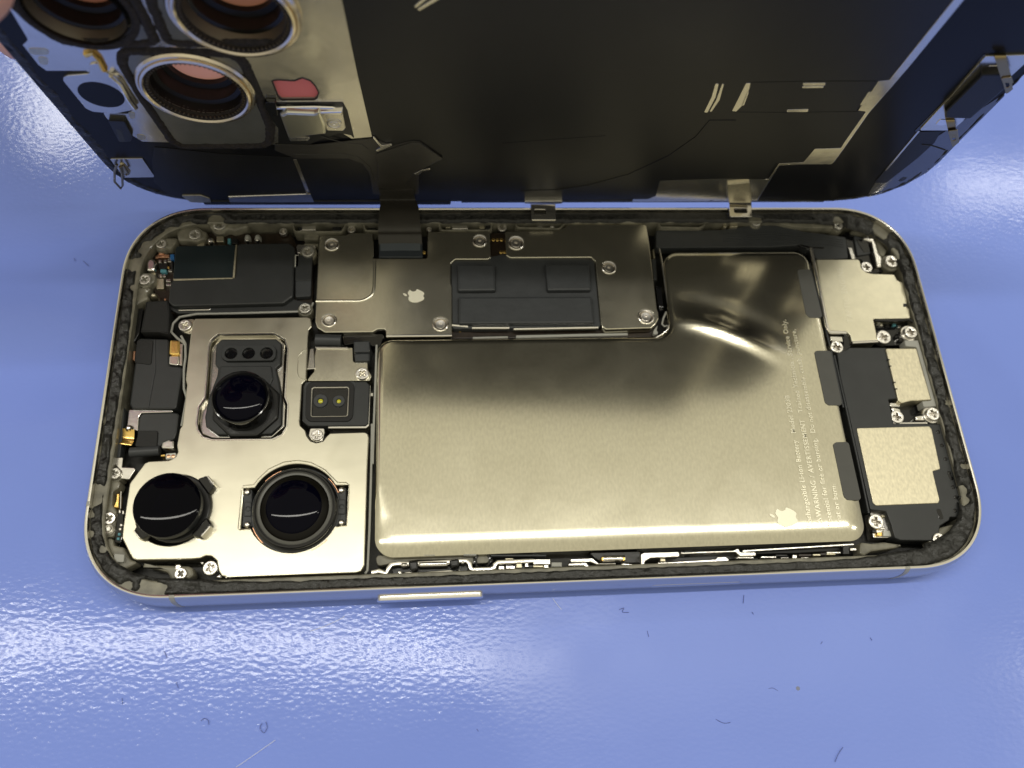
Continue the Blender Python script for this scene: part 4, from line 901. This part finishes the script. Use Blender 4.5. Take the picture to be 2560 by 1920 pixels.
slab('edge_gasket', [Vector((-6.2, -.10)), Vector((-1.4, -.10)), Vector((-1.4, .05)), Vector((-6.2, .05))], -.08, .03, blackp, lid, (), .02, .04)
slab('edge_gasket', [Vector((-1.2, -.06)), Vector((6.0, -.045)), Vector((6.0, .03)), Vector((-1.2, .03))], -.06, .01, blackg, lid, (), .02, .02)
# silver carrier around the cameras
silv = QS('A', [(-900, -900), (-250, -560), (95, 95), (235, 330), (238, 352), (196, 388), (330, 560), (400, 612), (560, 612), (760, 612), (770, 660), (1150, 950), (1100, 985), (890, 975), (935, 1038), (1080, 1048), (1140, 1170), (1230, 1224), (1440, 1230)], .012) + \
    QS('B', [(200, 1252), (625, 1250), (600, 1160), (880, 1150), (975, 1205), (1145, 1195), (1020, 660), (880, 0), (700, -900)], .012)
sv = slab('camera_carrier', rnd(silv, .03), 0, .012, lidsilver, lid, [circ(c, rad3 * .84, 56) for c in (l3, l2, l1)] + [win], .004, 0, 'crinkled silver foil carrier around the camera rings')
# magnet/microphone plate with dark oval
cp = slab('contact_plate', rnd(QS('A', [(770, 560), (860, 545), (930, 640), (1040, 660), (1180, 880), (1160, 950), (1000, 985), (800, 968), (740, 940), (545, 700), (545, 670), (580, 655), (775, 640)], .04), .08), .0, .04, lidsilver, lid, [], .012, 0, 'silver plate with a dark blue oval window')
c = Q('A', (875, 822), .045); ru = (Q('A', (1062, 822), .045) - c).length
slab('dark_window', circ(c, ru, 40, ru), .03, .045, lidplast, cp, (), .004, 0)
tube('flash_contact', [(*Q('A', p, .03), .03) for p in ((740, 470), (800, 450), (850, 500), (900, 600))], .05, gold, cp, 8)
wl = [Q('A', p, .06) for p in ((960, 650), (1040, 720), (1110, 850), (1170, 930))]
tube('raised_edge', [(p.x, p.y, .06) for p in wl], .045, bright, cp, 8)
Lx('black_block', 'A', [(935, 1045), (1075, 1050), (1145, 1180), (1130, 1225), (1030, 1225)], 0, .08, blackp, lid, r=.03)
Lx('block_side', 'A', [(1000, 1110), (1050, 1130), (1085, 1225), (1030, 1228)], 0, .082, greyf, lid, r=.02)
for q in ((330, 445, 90, 30), (370, 525, 45, 35), (1215, 1185, 42, 26), (1135, 995, 30, 30)):
    Lx('gold_dot', 'A', [(q[0] - q[2], q[1] - q[3]), (q[0] + q[2], q[1] - q[3] + 8), (q[0] + q[2], q[1] + q[3]), (q[0] - q[2] + 20, q[1] + q[3])], .01, .018, goldp, sv, r=.06, bev=.002)
# felt pads with smoky film inside
def pad(pts, wdt, seed, hole, label):
    lp = rnd(pts, .35, 14); lp = lp if area2(lp) > 0 else lp[::-1]; lp = dense(lp, .05)
    bm = bmesh.new(); rows = []; ins = off(lp, 1.0); n = len(lp)
    for p, q in zip(lp, ins):
        d = (q - p).normalized(); row = []
        for j in range(7):
            t = j / 6; e = min(1, min(t, 1 - t) * 4)
            jit = .02 * noise.noise((p.x * 22, p.y * 22, seed + (0 if j < 3 else 9)))
            r = p + d * (wdt * t + jit); row.append(bm.verts.new((r.x, r.y, .012 + e * (.05 + .012 * noise.noise((r.x * 12, r.y * 12, seed))))))
        rows.append(row)
    for i in range(n):
        a, b = rows[i], rows[(i + 1) % n]
        for j in range(6): bm.faces.new((a[j], b[j], b[j + 1], a[j + 1]))
    o = link('felt_gasket', finish(bm, 'felt_gasket', 70), felt, lid, label)
    slab('smoked_film', off(lp, wdt * .6), .012, .026, felt_in, o, [hole], .004, 0)
    return o
pad3 = QS('A', [(1010, 420), (2110, 450), (2300, 900), (2380, 1120), (2370, 1290), (1560, 1300), (1440, 1230), (1180, 860), (1000, 560)], .05)
pad(pad3, .17, 1, holes[0], 'lower felt gasket around the nearest camera ring')
pad2 = QS('A', [(1150, -500), (2300, -500), (2590, 150), (2600, 330), (2480, 420), (1560, 425), (1400, 380), (1260, 60)], .05)
pad(pad2, .17, 4, holes[1], 'felt gasket around the upper camera ring')
pad1 = QS('A', [(-200, -560), (800, -560), (1180, -60), (1340, 260), (1400, 400), (1240, 425), (560, 410), (420, 340), (80, 90)], .05)
pad(pad1, .17, 8, holes[2], 'felt gasket around the upper left camera hole')
# rings, tubes, cover glasses
for i, c in enumerate((l3, l2, l1)):
    R_ = rad3 * (1.0 if i < 2 else .92)
    if i < 2:
        rg = lathe('camera_ring', [(R_ * 1.02, .02), (R_ * 1.03, .07), (R_ * 1.0, .105), (R_ * .965, .11), (R_ * .945, .085), (R_ * .94, .13), (R_ * .90, .145), (R_ * .87, .12)], c, mat('ring_brass', (.86, .76, .60), .2, 1, bump=.002, bscale=10) if i == 0 else bpy.data.materials['ring_brass'], lid, 72,
                   'bright metal camera ring nearest the hinge' if i == 0 else 'bright metal camera ring at the top edge')
        lathe('inner_ring', [(R_ * .87, .121), (R_ * .84, .10), (R_ * .80, .085), (R_ * .78, .04)], c, felt, rg, 72)
        bm = bmesh.new()
        for k in range(64):
            a = 2 * math.pi * k / 64; d = Vector((math.cos(a), math.sin(a))); t_ = Vector((-d.y, d.x)); b0 = c + d * R_ * .815
            slab_bm(bm, [b0 - d * .02 - t_ * .011, b0 + d * .02 - t_ * .011, b0 + d * .02 + t_ * .011, b0 - d * .02 + t_ * .011], .09, .112, (), .004)
        o = link('knurling', finish(bm, 'knurling'), mat('knurl_bronze', (.16, .13, .09), .4, .8) if i == 0 else bpy.data.materials['knurl_bronze'], rg); o['kind'] = 'stuff'
    else: rg = lathe('camera_ring', [(R_ * 1.0, .02), (R_ * 1.0, .06), (R_ * .93, .07), (R_ * .86, .05)], c, felt, lid, 72, 'felt-covered camera hole at the upper left')
    lathe('tunnel', [(R_ * .80, .10), (R_ * .80, -.02), (R_ * .77, -.12), (R_ * .69, -.15), (R_ * .67, -.34), (R_ * .57, -.37), (R_ * .56, -.46)], c, mat('tunnel_black', (.008, .007, .006), .38, 0) if i == 0 else bpy.data.materials['tunnel_black'], rg, 72)
    if i: lathe('tunnel_band', [(R_ * .795, .04), (R_ * .75, -.12)], c, bpy.data.materials.get('gunmetal') or mat('gunmetal', (.42, .38, .29), .42, 1), rg, 72)
    lathe('bump_wall', [(R_ * 1.15, -.07), (R_ * 1.15, -.42), (R_ * 1.08, -.48), (R_ * .555, -.48)], c, backglass, rg, 72)
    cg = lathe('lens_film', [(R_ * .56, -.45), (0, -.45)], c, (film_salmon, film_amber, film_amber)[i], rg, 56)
# pink window: film over finger
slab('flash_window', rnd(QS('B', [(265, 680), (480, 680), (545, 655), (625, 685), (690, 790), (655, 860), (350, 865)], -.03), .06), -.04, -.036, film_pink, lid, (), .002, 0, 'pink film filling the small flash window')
lip(rnd(win, .03), .014, .012, blackp, lid, 'window_edge')
# connector bracket
cb = slab('connector_bed', rnd(QS('B', [(215, 888), (890, 885), (930, 960), (990, 1205), (960, 1170), (860, 1150), (740, 1190), (600, 1250), (330, 1250), (330, 1110), (215, 960)], .02), .04), 0, .02, blackp, lid, (), .004, 0)
br_ = Lx('connector_bracket', 'B', [(342, 1005), (400, 975), (640, 985), (690, 970), (745, 1090), (748, 1165), (560, 1185), (420, 1215)], .02, .16, mat('bracket_nickel', (.82, .80, .66), .28, 1, bump=.002, bscale=12), lid, r=.05, bev=.05, label='folded nickel bracket on the lid beside its cable')
Lx('bracket_arm', 'B', [(690, 975), (888, 965), (895, 1010), (918, 1110), (895, 1135), (750, 1132)], .02, .09, lidsilver, br_, r=.03, bev=.02)
Lx('bracket_flange', 'B', [(385, 975), (650, 972), (888, 965), (888, 1000), (690, 1000), (400, 1005)], .02, .13, bright, br_, r=.02, bev=.03)
c = Q('B', (815, 1070), .10); lathe('screw', [(.13, .08), (.125, .105), (.10, .11), (.095, .1), (.07, .1), (.06, .108), (.03, .108), (.02, .09), (0, .09)], c, screw_m, br_, 28)
tube('bracket_rail', [(*Q('B', p, .05), .05) for p in ((320, 930), (640, 925), (800, 930), (850, 945), (862, 970))], .03, bright, br_, 8)
Lx('bracket_foot', 'B', [(420, 1195), (560, 1185), (605, 1190), (590, 1215), (440, 1222)], .02, .08, bright, br_, r=.02)
Lx('black_tag', 'B', [(218, 885), (310, 888), (325, 1000), (260, 1005), (215, 930)], .02, .09, blackg, br_, r=.02)
# big dark graphite sheet
gs = Lx('graphite_sheet', 'X', [(600 + 885 / 3.456, 0), (600 + 1020 / 3.456, 640 / 3.456), (600 + 1148 / 3.456, 1190 / 3.456), (1010, 500), (1000, 505), (1620, 498), (1640, 490), (1650, 452), (1800, 447), (1915, 449), (1938, 408), (2009, 404), (2034, 371), (2103, 368), (2165, 280), (2142, 277), (2143, 270), (2197, 203), (2220, 201), (2380, 0), (2700, -400), (650, -400)], 0, .02, lidfoil, lid, r=.03, label='matte black graphite sheet filling the middle of the lid')
# silver strip beyond it (base shows), wider bits
ss = Lx('silver_strip', 'D', [(1700, 0), (1230, 585), (1155, 590), (1000, 812), (1030, 816), (880, 1078), (690, 1083), (608, 1182), (430, 1190), (350, 1306), (0, 1297), (-560, 1308), (-610, 1360), (-640, 1470), (270, 1462), (432, 1205), (610, 1196), (810, 1196), (830, 1180), (895, 1092), (1086, 820), (1235, 650), (1390, 470), (1775, 0), (2600, -1000), (2400, -1000)], 0, .014, lidsilver, lid, r=.02, label='narrow silver strip stepping down the right of the lid')
# faint outline of the coil and long arcs
arc = [(170, 1060), (640, 1025), (930, 1005)]
tube('coil_outline', [(*Q('C', p, .02), .019) for p in ((300, 1412), (560, 1405), (800, 1370), (1100, 1290), (1400, 1150), (1600, 1010), (1700, 890), (1896, 890))], .012, lidplast, gs, 6)
tube('coil_outline', [(*Q('C', p, .02), .019) for p in arc], .006, lidplast, gs, 6)
for q in ([(1745, 618), (1768, 622), (1745, 720), (1685, 835), (1660, 832), (1715, 720)], [(1795, 618), (1806, 625), (1775, 740), (1715, 828), (1700, 826), (1750, 740)]):
    Lx('alignment_slit', 'C', q, .01, .024, lidsilver, gs, r=.02, bev=.002)
for q in ([(190, 606), (222, 604), (215, 640), (170, 760), (118, 812), (88, 808)], [(195, 670), (210, 672), (175, 768), (155, 768)], [(600, 604), (765, 602), (768, 622), (608, 624)], [(595, 628), (755, 626), (752, 640), (600, 642)], [(487, 798), (645, 794), (638, 815), (487, 816)], [(1080, 668), (1100, 672), (1045, 765), (1018, 766)]):
    Lx('alignment_slit', 'D', q, .01, .024, lidsilver, gs, r=.015, bev=.002)
for q in ([(1505, 52), (1640, -60), (1680, -60), (1520, 72)], [(1550, 95), (1760, -30), (1700, -30), (1530, 80)]): Lx('alignment_slit', 'B', q, .01, .024, lidsilver, gs, r=.015, bev=.002)
tube('sheet_edge', [(*Q('D', p, .02), .02) for p in ((110, 815), (500, 818), (1000, 812))], .006, lidplast, gs, 6)
tube('sheet_edge', [(*Q('D', p, .02), .02) for p in ((200, 600), (640, 590), (1140, 590))], .006, lidplast, gs, 6)
# speck of dust
# right end: antenna window, clips
aw = Lx('clip_plate', 'D', [(1930, 412), (2250, 400), (2212, 470), (1775, 872), (1770, 880), (1690, 950), (1458, 950), (1460, 938), (1690, 690)], 0, .03, lidsilver, lid, r=.03, label='silver antenna plate at the right end of the lid')
Lx('dark_box', 'D', [(1905, 545), (2060, 540), (2085, 640), (1825, 868), (1640, 862), (1640, 812)], .03, .14, lidfoil, aw, r=.03, bev=.03)
for q in ([(1570, 905), (1600, 870), (1650, 872), (1660, 905), (1600, 915)], [(1940, 520), (1960, 480), (2020, 480), (2030, 525), (1960, 528)]): Lx('weld_patch', 'D', q, .02, .038, bright, aw, r=.02, bev=.003)
def clip(pa, pb, wid, h1, h2, m_, par, hole=True):
    A_, B_ = Q('D', pa, h1), Q('D', pb, h2); mid = A_.lerp(B_, .45)
    path = smoothpath([(A_.x, A_.y, .03), (A_.x, A_.y, h1), (mid.x, mid.y, (h1 + h2) * .55), (B_.x, B_.y, h2)], 5)
    o = strip('spring_clip', path, (1, 0, 0), wid, .018, m_, par)
    return o
clip((2040, 420), (2095, 600), .17, .10, .18, mat('clip_brass', (.34, .27, .15), .3, 1), aw)
clip((1675, 880), (1700, 1000), .14, .10, .18, bpy.data.materials['clip_brass'], aw)
for q in ([(2070, 600), (2110, 590), (2120, 660), (2080, 680)], [(1680, 985), (1715, 980), (1720, 1035), (1690, 1040)]):
    c = Q('D', q[0], .19)
    slab('clip_loop', rnd(QS('D', [(q[0][0] - 22, q[0][1] - 30), (q[0][0] + 50, q[0][1] - 38), (q[0][0] + 62, q[0][1] + 50), (q[0][0] + 12, q[0][1] + 90)], .20), .02), .185, .20, bpy.data.materials['clip_brass'], aw, [rnd(QS('D', [(q[0][0] + 0, q[0][1] - 8), (q[0][0] + 30, q[0][1] - 12), (q[0][0] + 38, q[0][1] + 30), (q[0][0] + 14, q[0][1] + 45)], .20), .05)], .004, 0)
Lx('graphite_sheet', 'X', [(385, 368), (430, 372), (560, 386), (690, 392), (880, 396), (935, 420), (950, 470), (950, 500), (640, 500), (470, 500), (420, 486), (385, 455), (380, 400)], 0, .012, lidfoil, lid, r=.04, bev=.003, label='matte black foil low on the left of the lid')
Lx('gloss_border', 'D', [(1215, 1240), (1640, 955), (1780, 872), (2070, 680), (2070, 700), (1740, 1030), (1600, 1175), (1500, 1260), (1340, 1350), (1180, 1410), (1060, 1440), (1130, 1330)], 0, .008, mat('border_gloss', (.02, .021, .032), .22, 0, spec=1.0, coat=1), lid, r=.05, bev=.002)
# satin bands on right-hand border
Lx('border_film', 'D', [(1440, 960), (1610, 955), (1560, 1040), (1440, 1150), (1210, 1330), (1120, 1330)], 0, .010, lidfoil, lid, r=.03, bev=.002)
Lx('border_line', 'D', [(1440, 955), (1455, 955), (1215, 1240), (1200, 1240)], 0, .014, lidsilver, lid, r=0, bev=.002)
Lx('border_line', 'D', [(1920, 395), (1950, 405), (1700, 700), (1440, 960), (1415, 955), (1680, 690)], -.004, .010, blackg, lid, r=0, bev=.002)
slab('torn_glue_spot', rnd(QS('D', [(1298, 1315), (1330, 1293), (1362, 1292), (1345, 1310), (1310, 1322)], .012), .01), 0, .014, blackp, lid, (), .003, 0)
tube('glue_thread', [(*Q('D', p, .02), .015) for p in ((1470, 1055), (1540, 1062), (1640, 1095))], .008, blackp, lid, 6)
# left end clip
lc = Lx('clip_plate', 'A', [(950, 1375), (1232, 1372), (1240, 1385), (1332, 1520), (1325, 1532), (1070, 1536)], 0, .02, lidsilver, lid, r=.015, label='small silver plate with a wire clip at the lid corner')
tube('wire_clip', [(*Q('A', p, .10), .10) for p in ((1010, 1420), (990, 1480), (990, 1570), (1045, 1630), (1060, 1600), (1055, 1500), (1035, 1440), (1065, 1425), (1110, 1500), (1090, 1510))], .022, bpy.data.materials['clip_brass'], lc, 8)
Lx('weld_patch', 'A', [(1030, 1420), (1070, 1430), (1130, 1500), (1060, 1500)], .02, .05, goldp, lc, r=.02)
# lower left border bits
Lx('silver_stub', 'B', [(460, 1380), (490, 1380), (600, 1659), (572, 1659)], 0, .016, lidsilver, lid, r=0, bev=.002)
Lx('hinge_plate', 'E', [(740, 38), (940, 38), (1040, 72), (1060, 122), (840, 110), (770, 70)], 0, .03, goldp, lid, r=.02)
Lx('hinge_plate', 'E', [(1240, 60), (2110, 24), (2150, 108), (1260, 128)], 0, .03, lidsilver, lid, r=.02)
tube('hinge_trim', [(*Q('E', p, .04), .04) for p in ((1240, 48), (2060, 22), (2075, 5))], .01, bright, lid, 6)
# ribbon cable: glued run on the lid, folded flap, free loop down into the handset
cab_m = mat('cable_black', (.035, .032, .026), .38, 0, var=.1, vscale=4, bump=.002, bscale=10)
cab = Lx('ribbon_cable', 'B', [(300, 1250), (620, 1255), (980, 1215), (1150, 1200), (1310, 1260), (1485, 1222), (1560, 1230), (1755, 1372), (1500, 1500), (1545, 1500), (1545, 1680), (1150, 1680), (1120, 1500), (1060, 1415), (940, 1370), (480, 1370), (300, 1300)], .02, .035, cab_m, lid, r=.04, bev=.006, label='flat black ribbon cable folding from the lid down into the phone')
for q in (((480, 1332), (900, 1330), (1020, 1355), (1120, 1440), (1160, 1560)), ((700, 1180), (900, 1235), (1050, 1245), (1110, 1290))):
    tube('cable_trace', [(*Q('B', p, .036), .036) for p in q], .008, cab_m, cab, 6)
Lx('cable_flap', 'B', [(1180, 1330), (1480, 1235), (1560, 1240), (1752, 1372), (1500, 1502), (1430, 1600), (1200, 1600)], .035, .055, cab_m, cab, r=.02, bev=.006)
Lx('torn_foil', 'B', [(1145, 1190), (1165, 1190), (1225, 1262), (1310, 1245), (1315, 1258), (1190, 1312), (1170, 1300), (1215, 1275)], .03, .06, bright, cab, r=.02, bev=.004)
Lx('torn_foil', 'B', [(1500, 1505), (1570, 1472), (1640, 1455), (1645, 1465), (1580, 1485), (1540, 1515)], .05, .065, bright, cab, r=.01, bev=.004)
# loop
a = Q('B', (1345, 1640), .05); p0 = LW(a.x, a.y, .05); wd = (P('F', (1362, 640), .55) - P('F', (862, 640), .55)).length
b1 = P('F', (1115, 640), .55); b2 = P('F', (1115, 430), .62)
pts = smoothpath([p0, LW(a.x, a.y * .4, .07), (*P('F', (1095, 60), .80), .80), (*P('F', (1098, 150), .86), .86), (*P('F', (1100, 340), .80), .80), (*P('F', (1105, 400), .68), .68), (*P('F', (1112, 520), .57), .57), (b1.x, b1.y, .55)], 6)
li = LM.inverted()
loop_w = [wd * (.78 + .22 * min(1, i / len(pts) * 1.6)) for i in range(len(pts))]
ribbon = strip('cable_loop', [li @ p for p in pts], tuple(li.to_3x3() @ Vector((1, 0, 0))), loop_w, .022, cab_m, cab)
pl = PS('F', [(862, 490), (1366, 488), (1370, 668), (862, 668)], .57)
o = slab('cable_connector', [Vector((p.x, p.y)) for p in pl], .50, .585, mat('cable_tape', (.035, .042, .05), .2, 0, bump=.004, bscale=6), plate1, (), .02, .02)
strip('tape_glint', [(*P('F', (880, 545), .588), .588), (*P('F', (1120, 540), .592), .592), (*P('F', (1340, 542), .588), .588)], (0, 1, 0), .16, .006, mat('pale_tape_glint', (.10, .115, .13), .18, 0, bump=.01, bscale=4), o)  # paler, shinier strip laid on as a glint on the tape
# steel hook tabs hanging from the lid over the hinge edge
def hook(k, top, bot, wl_, wr, slot, label):
    pts = rnd(PS(k, [(wl_, top), (wr, top), (wr + 6, bot), (wl_ + 6, bot)], .82), .03)
    sl = rnd(PS(k, slot, .82), .03)
    bm = bmesh.new(); slab_bm(bm, pts, .80, .825, [sl], .008)
    me = finish(bm, 'hook_tab'); me.transform(li); ob = link('hook_tab', me, bright, lid, label)
    return ob
h1 = hook('C', 1515, 1630, 375, 558, [(400, 1552), (488, 1552), (488, 1592), (400, 1592)], 'steel hook tab with a slot, left of the two on the lid edge')
Lx('hook_root', 'C', [(330, 1493), (610, 1490), (608, 1508), (560, 1512), (560, 1530), (372, 1530), (372, 1512), (330, 1508)], .0, .12, lidsilver, h1, r=.01)
h2 = hook('D', 1460, 1578, 65, 228, [(100, 1515), (195, 1515), (200, 1550), (105, 1550)], 'steel hook tab with a slot, right of the two on the lid edge')
Lx('hook_root', 'D', [(52, 1345), (215, 1330), (232, 1450), (228, 1475), (66, 1475), (60, 1440)], .0, .06, goldp, h2, r=.02)

# ================================================================== HAND behind the lid
def build_hand():
    bm = bmesh.new(); sk = {}; TT = Q('X', (88, -34), .8)
    # joints in lid coordinates (u, v, h) with radius
    J = {}
    def v(name, u, vv, h, r, par=None):
        x = bm.verts.new(LM @ Vector((u, vv, h))); J[name] = x; sk[x] = r
        if par: bm.edges.new((J[par], x))
    v('wrist', -13.2, 9.6, -4.6, 2.2); v('wr2', -11.8, 8.6, -3.9, 2.3, 'wrist'); v('palm', -10.0, 7.4, -3.3, 1.9, 'wr2'); v('arm', -17.5, 12.5, -6.5, 2.6, 'wrist')
    fing = [('a', -8.4, 8.9, (-6.3, 8.6), (-4.6, 8.3), (-3.4, 8.1), .85), ('b', -8.2, 7.3, (-6.6, 6.9), (-5.7, 6.5), (-5.0, 6.2), .9), ('c', -8.3, 5.9, (-7.4, 5.2), (-7.0, 4.9), (-6.9, 4.6), .88), ('d', -8.8, 4.6, (-8.2, 3.6), (-8.0, 3.2), (-7.9, 2.9), .74)]
    for n_, ku, kv, p1, p2, p3, r in fing:
        v(n_ + 'k', ku, kv, -2.6, r * 1.15, 'palm'); v(n_ + '1', p1[0], p1[1], -1.75, r, n_ + 'k'); v(n_ + '2', p2[0], p2[1], -1.38, r * .93, n_ + '1'); v(n_ + '3', p3[0], p3[1], -1.30, r * .78, n_ + '2')
    v('t0', -10.6, 8.9, -1.9, 1.25, 'wr2'); v('t1', -9.5, 9.0, -.2, 1.0, 't0'); v('t2', TT.x - 1.5, TT.y + .9, .85, 1.0, 't1'); v('t3', TT.x, TT.y, .78, 1.0, 't2')
    me = bpy.data.meshes.new('hand'); bm.verts.index_update(); radii = [sk[x] for x in bm.verts]; names = list(bm.verts); bm.to_mesh(me); bm.free()
    o = bpy.data.objects.new('hand', me); COL.objects.link(o); md = o.modifiers.new('s', 'SKIN'); md.use_smooth_shade = True
    for i, sv_ in enumerate(me.skin_vertices[0].data): sv_.radius = (radii[i], radii[i]); sv_.use_root = (i == 0)
    ss_ = o.modifiers.new('u', 'SUBSURF'); ss_.levels = 2; ss_.render_levels = 2
    dg = bpy.context.evaluated_depsgraph_get(); dg.update(); m2 = bpy.data.meshes.new_from_object(o.evaluated_get(dg)); bpy.data.objects.remove(o)
    m2.materials.clear(); m2.materials.append(skin); m2.name = 'hand'
    for p in m2.polygons: p.use_smooth = True
    h_ = link('hand', m2, skin); tag(h_, 'fingers of a hand holding up the lid from behind, skin showing through its camera holes', 'hand')
    # nails
    for (u, v_, hh, rr, du, dv) in ((-3.0, 5.55, -1.30 - .66, .42, 1, -.3), (-6.9, 7.2, .82 + .55, .42, .8, -.55)):
        pass
    return h_
build_hand()

# ================================================================== lint on the mat
def lint():
    bm = bmesh.new()
    L_ = [[(1860, 700 + 800 - 12), (1858, 1508)], [(1548, 1524), (1560, 1520), (1556, 1530), (1572, 1531)], [(1618, 1577), (1622, 1592)], [(2176, 1594), (2180, 1601)], [(1790, 1798), (1800, 1804), (1812, 1808), (1826, 1806)], [(1920, 1722), (1932, 1720), (1946, 1728)], [(2108, 1868), (2096, 1885), (2088, 1905)],
          [(1192, 1822), (1196, 1828)], [(2052, 1610), (2056, 1604)], [(655, 1808), (650, 1820), (660, 1832), (668, 1818), (664, 1804)], [(502, 1802), (510, 1796), (520, 1800), (522, 1812)], [(305, 1745), (306, 1760)], [(1880, 1530), (1884, 1536)], [(185, 645), (188, 652)], [(208, 652), (222, 665)], [(2460, 440), (2462, 442)], [(410, 1628), (418, 1644)], [(440, 1705), (446, 1720)]]
    for l in L_:
        pts = smoothpath([(*P('X', p, .01), .005 + .006 * (i % 2)) for i, p in enumerate(l)], 3); tube_bm(bm, pts, .005, 5)
    o = link('lint', finish(bm, 'lint'), lint_m, None, 'dark lint specks scattered on the blue mat', 'stuff')
    bm = bmesh.new()
    for l in ([(775, 1578), (800, 1570), (820, 1562), (850, 1548), (862, 1540)], [(1382, 1496), (1392, 1510), (1404, 1524)], [(590, 1918), (640, 1884), (688, 1850)]):
        tube_bm(bm, smoothpath([(*P('X', p, .004), .004) for p in l], 4), .006, 5, .4)
    link('scuff_marks', finish(bm, 'scuff_marks'), scr_m, None, 'pale scuffs scratched into the blue mat', 'structure')
    d = slab('crumb', rnd(circ(P('X', (1995, 1721), .01), .035, 9), 0), 0, .012, mat('crumb', (.22, .24, .34), .6), None, (), .006, 0); tag(d, 'small pale grey crumb on the mat in front of the phone', 'crumb')
lint()
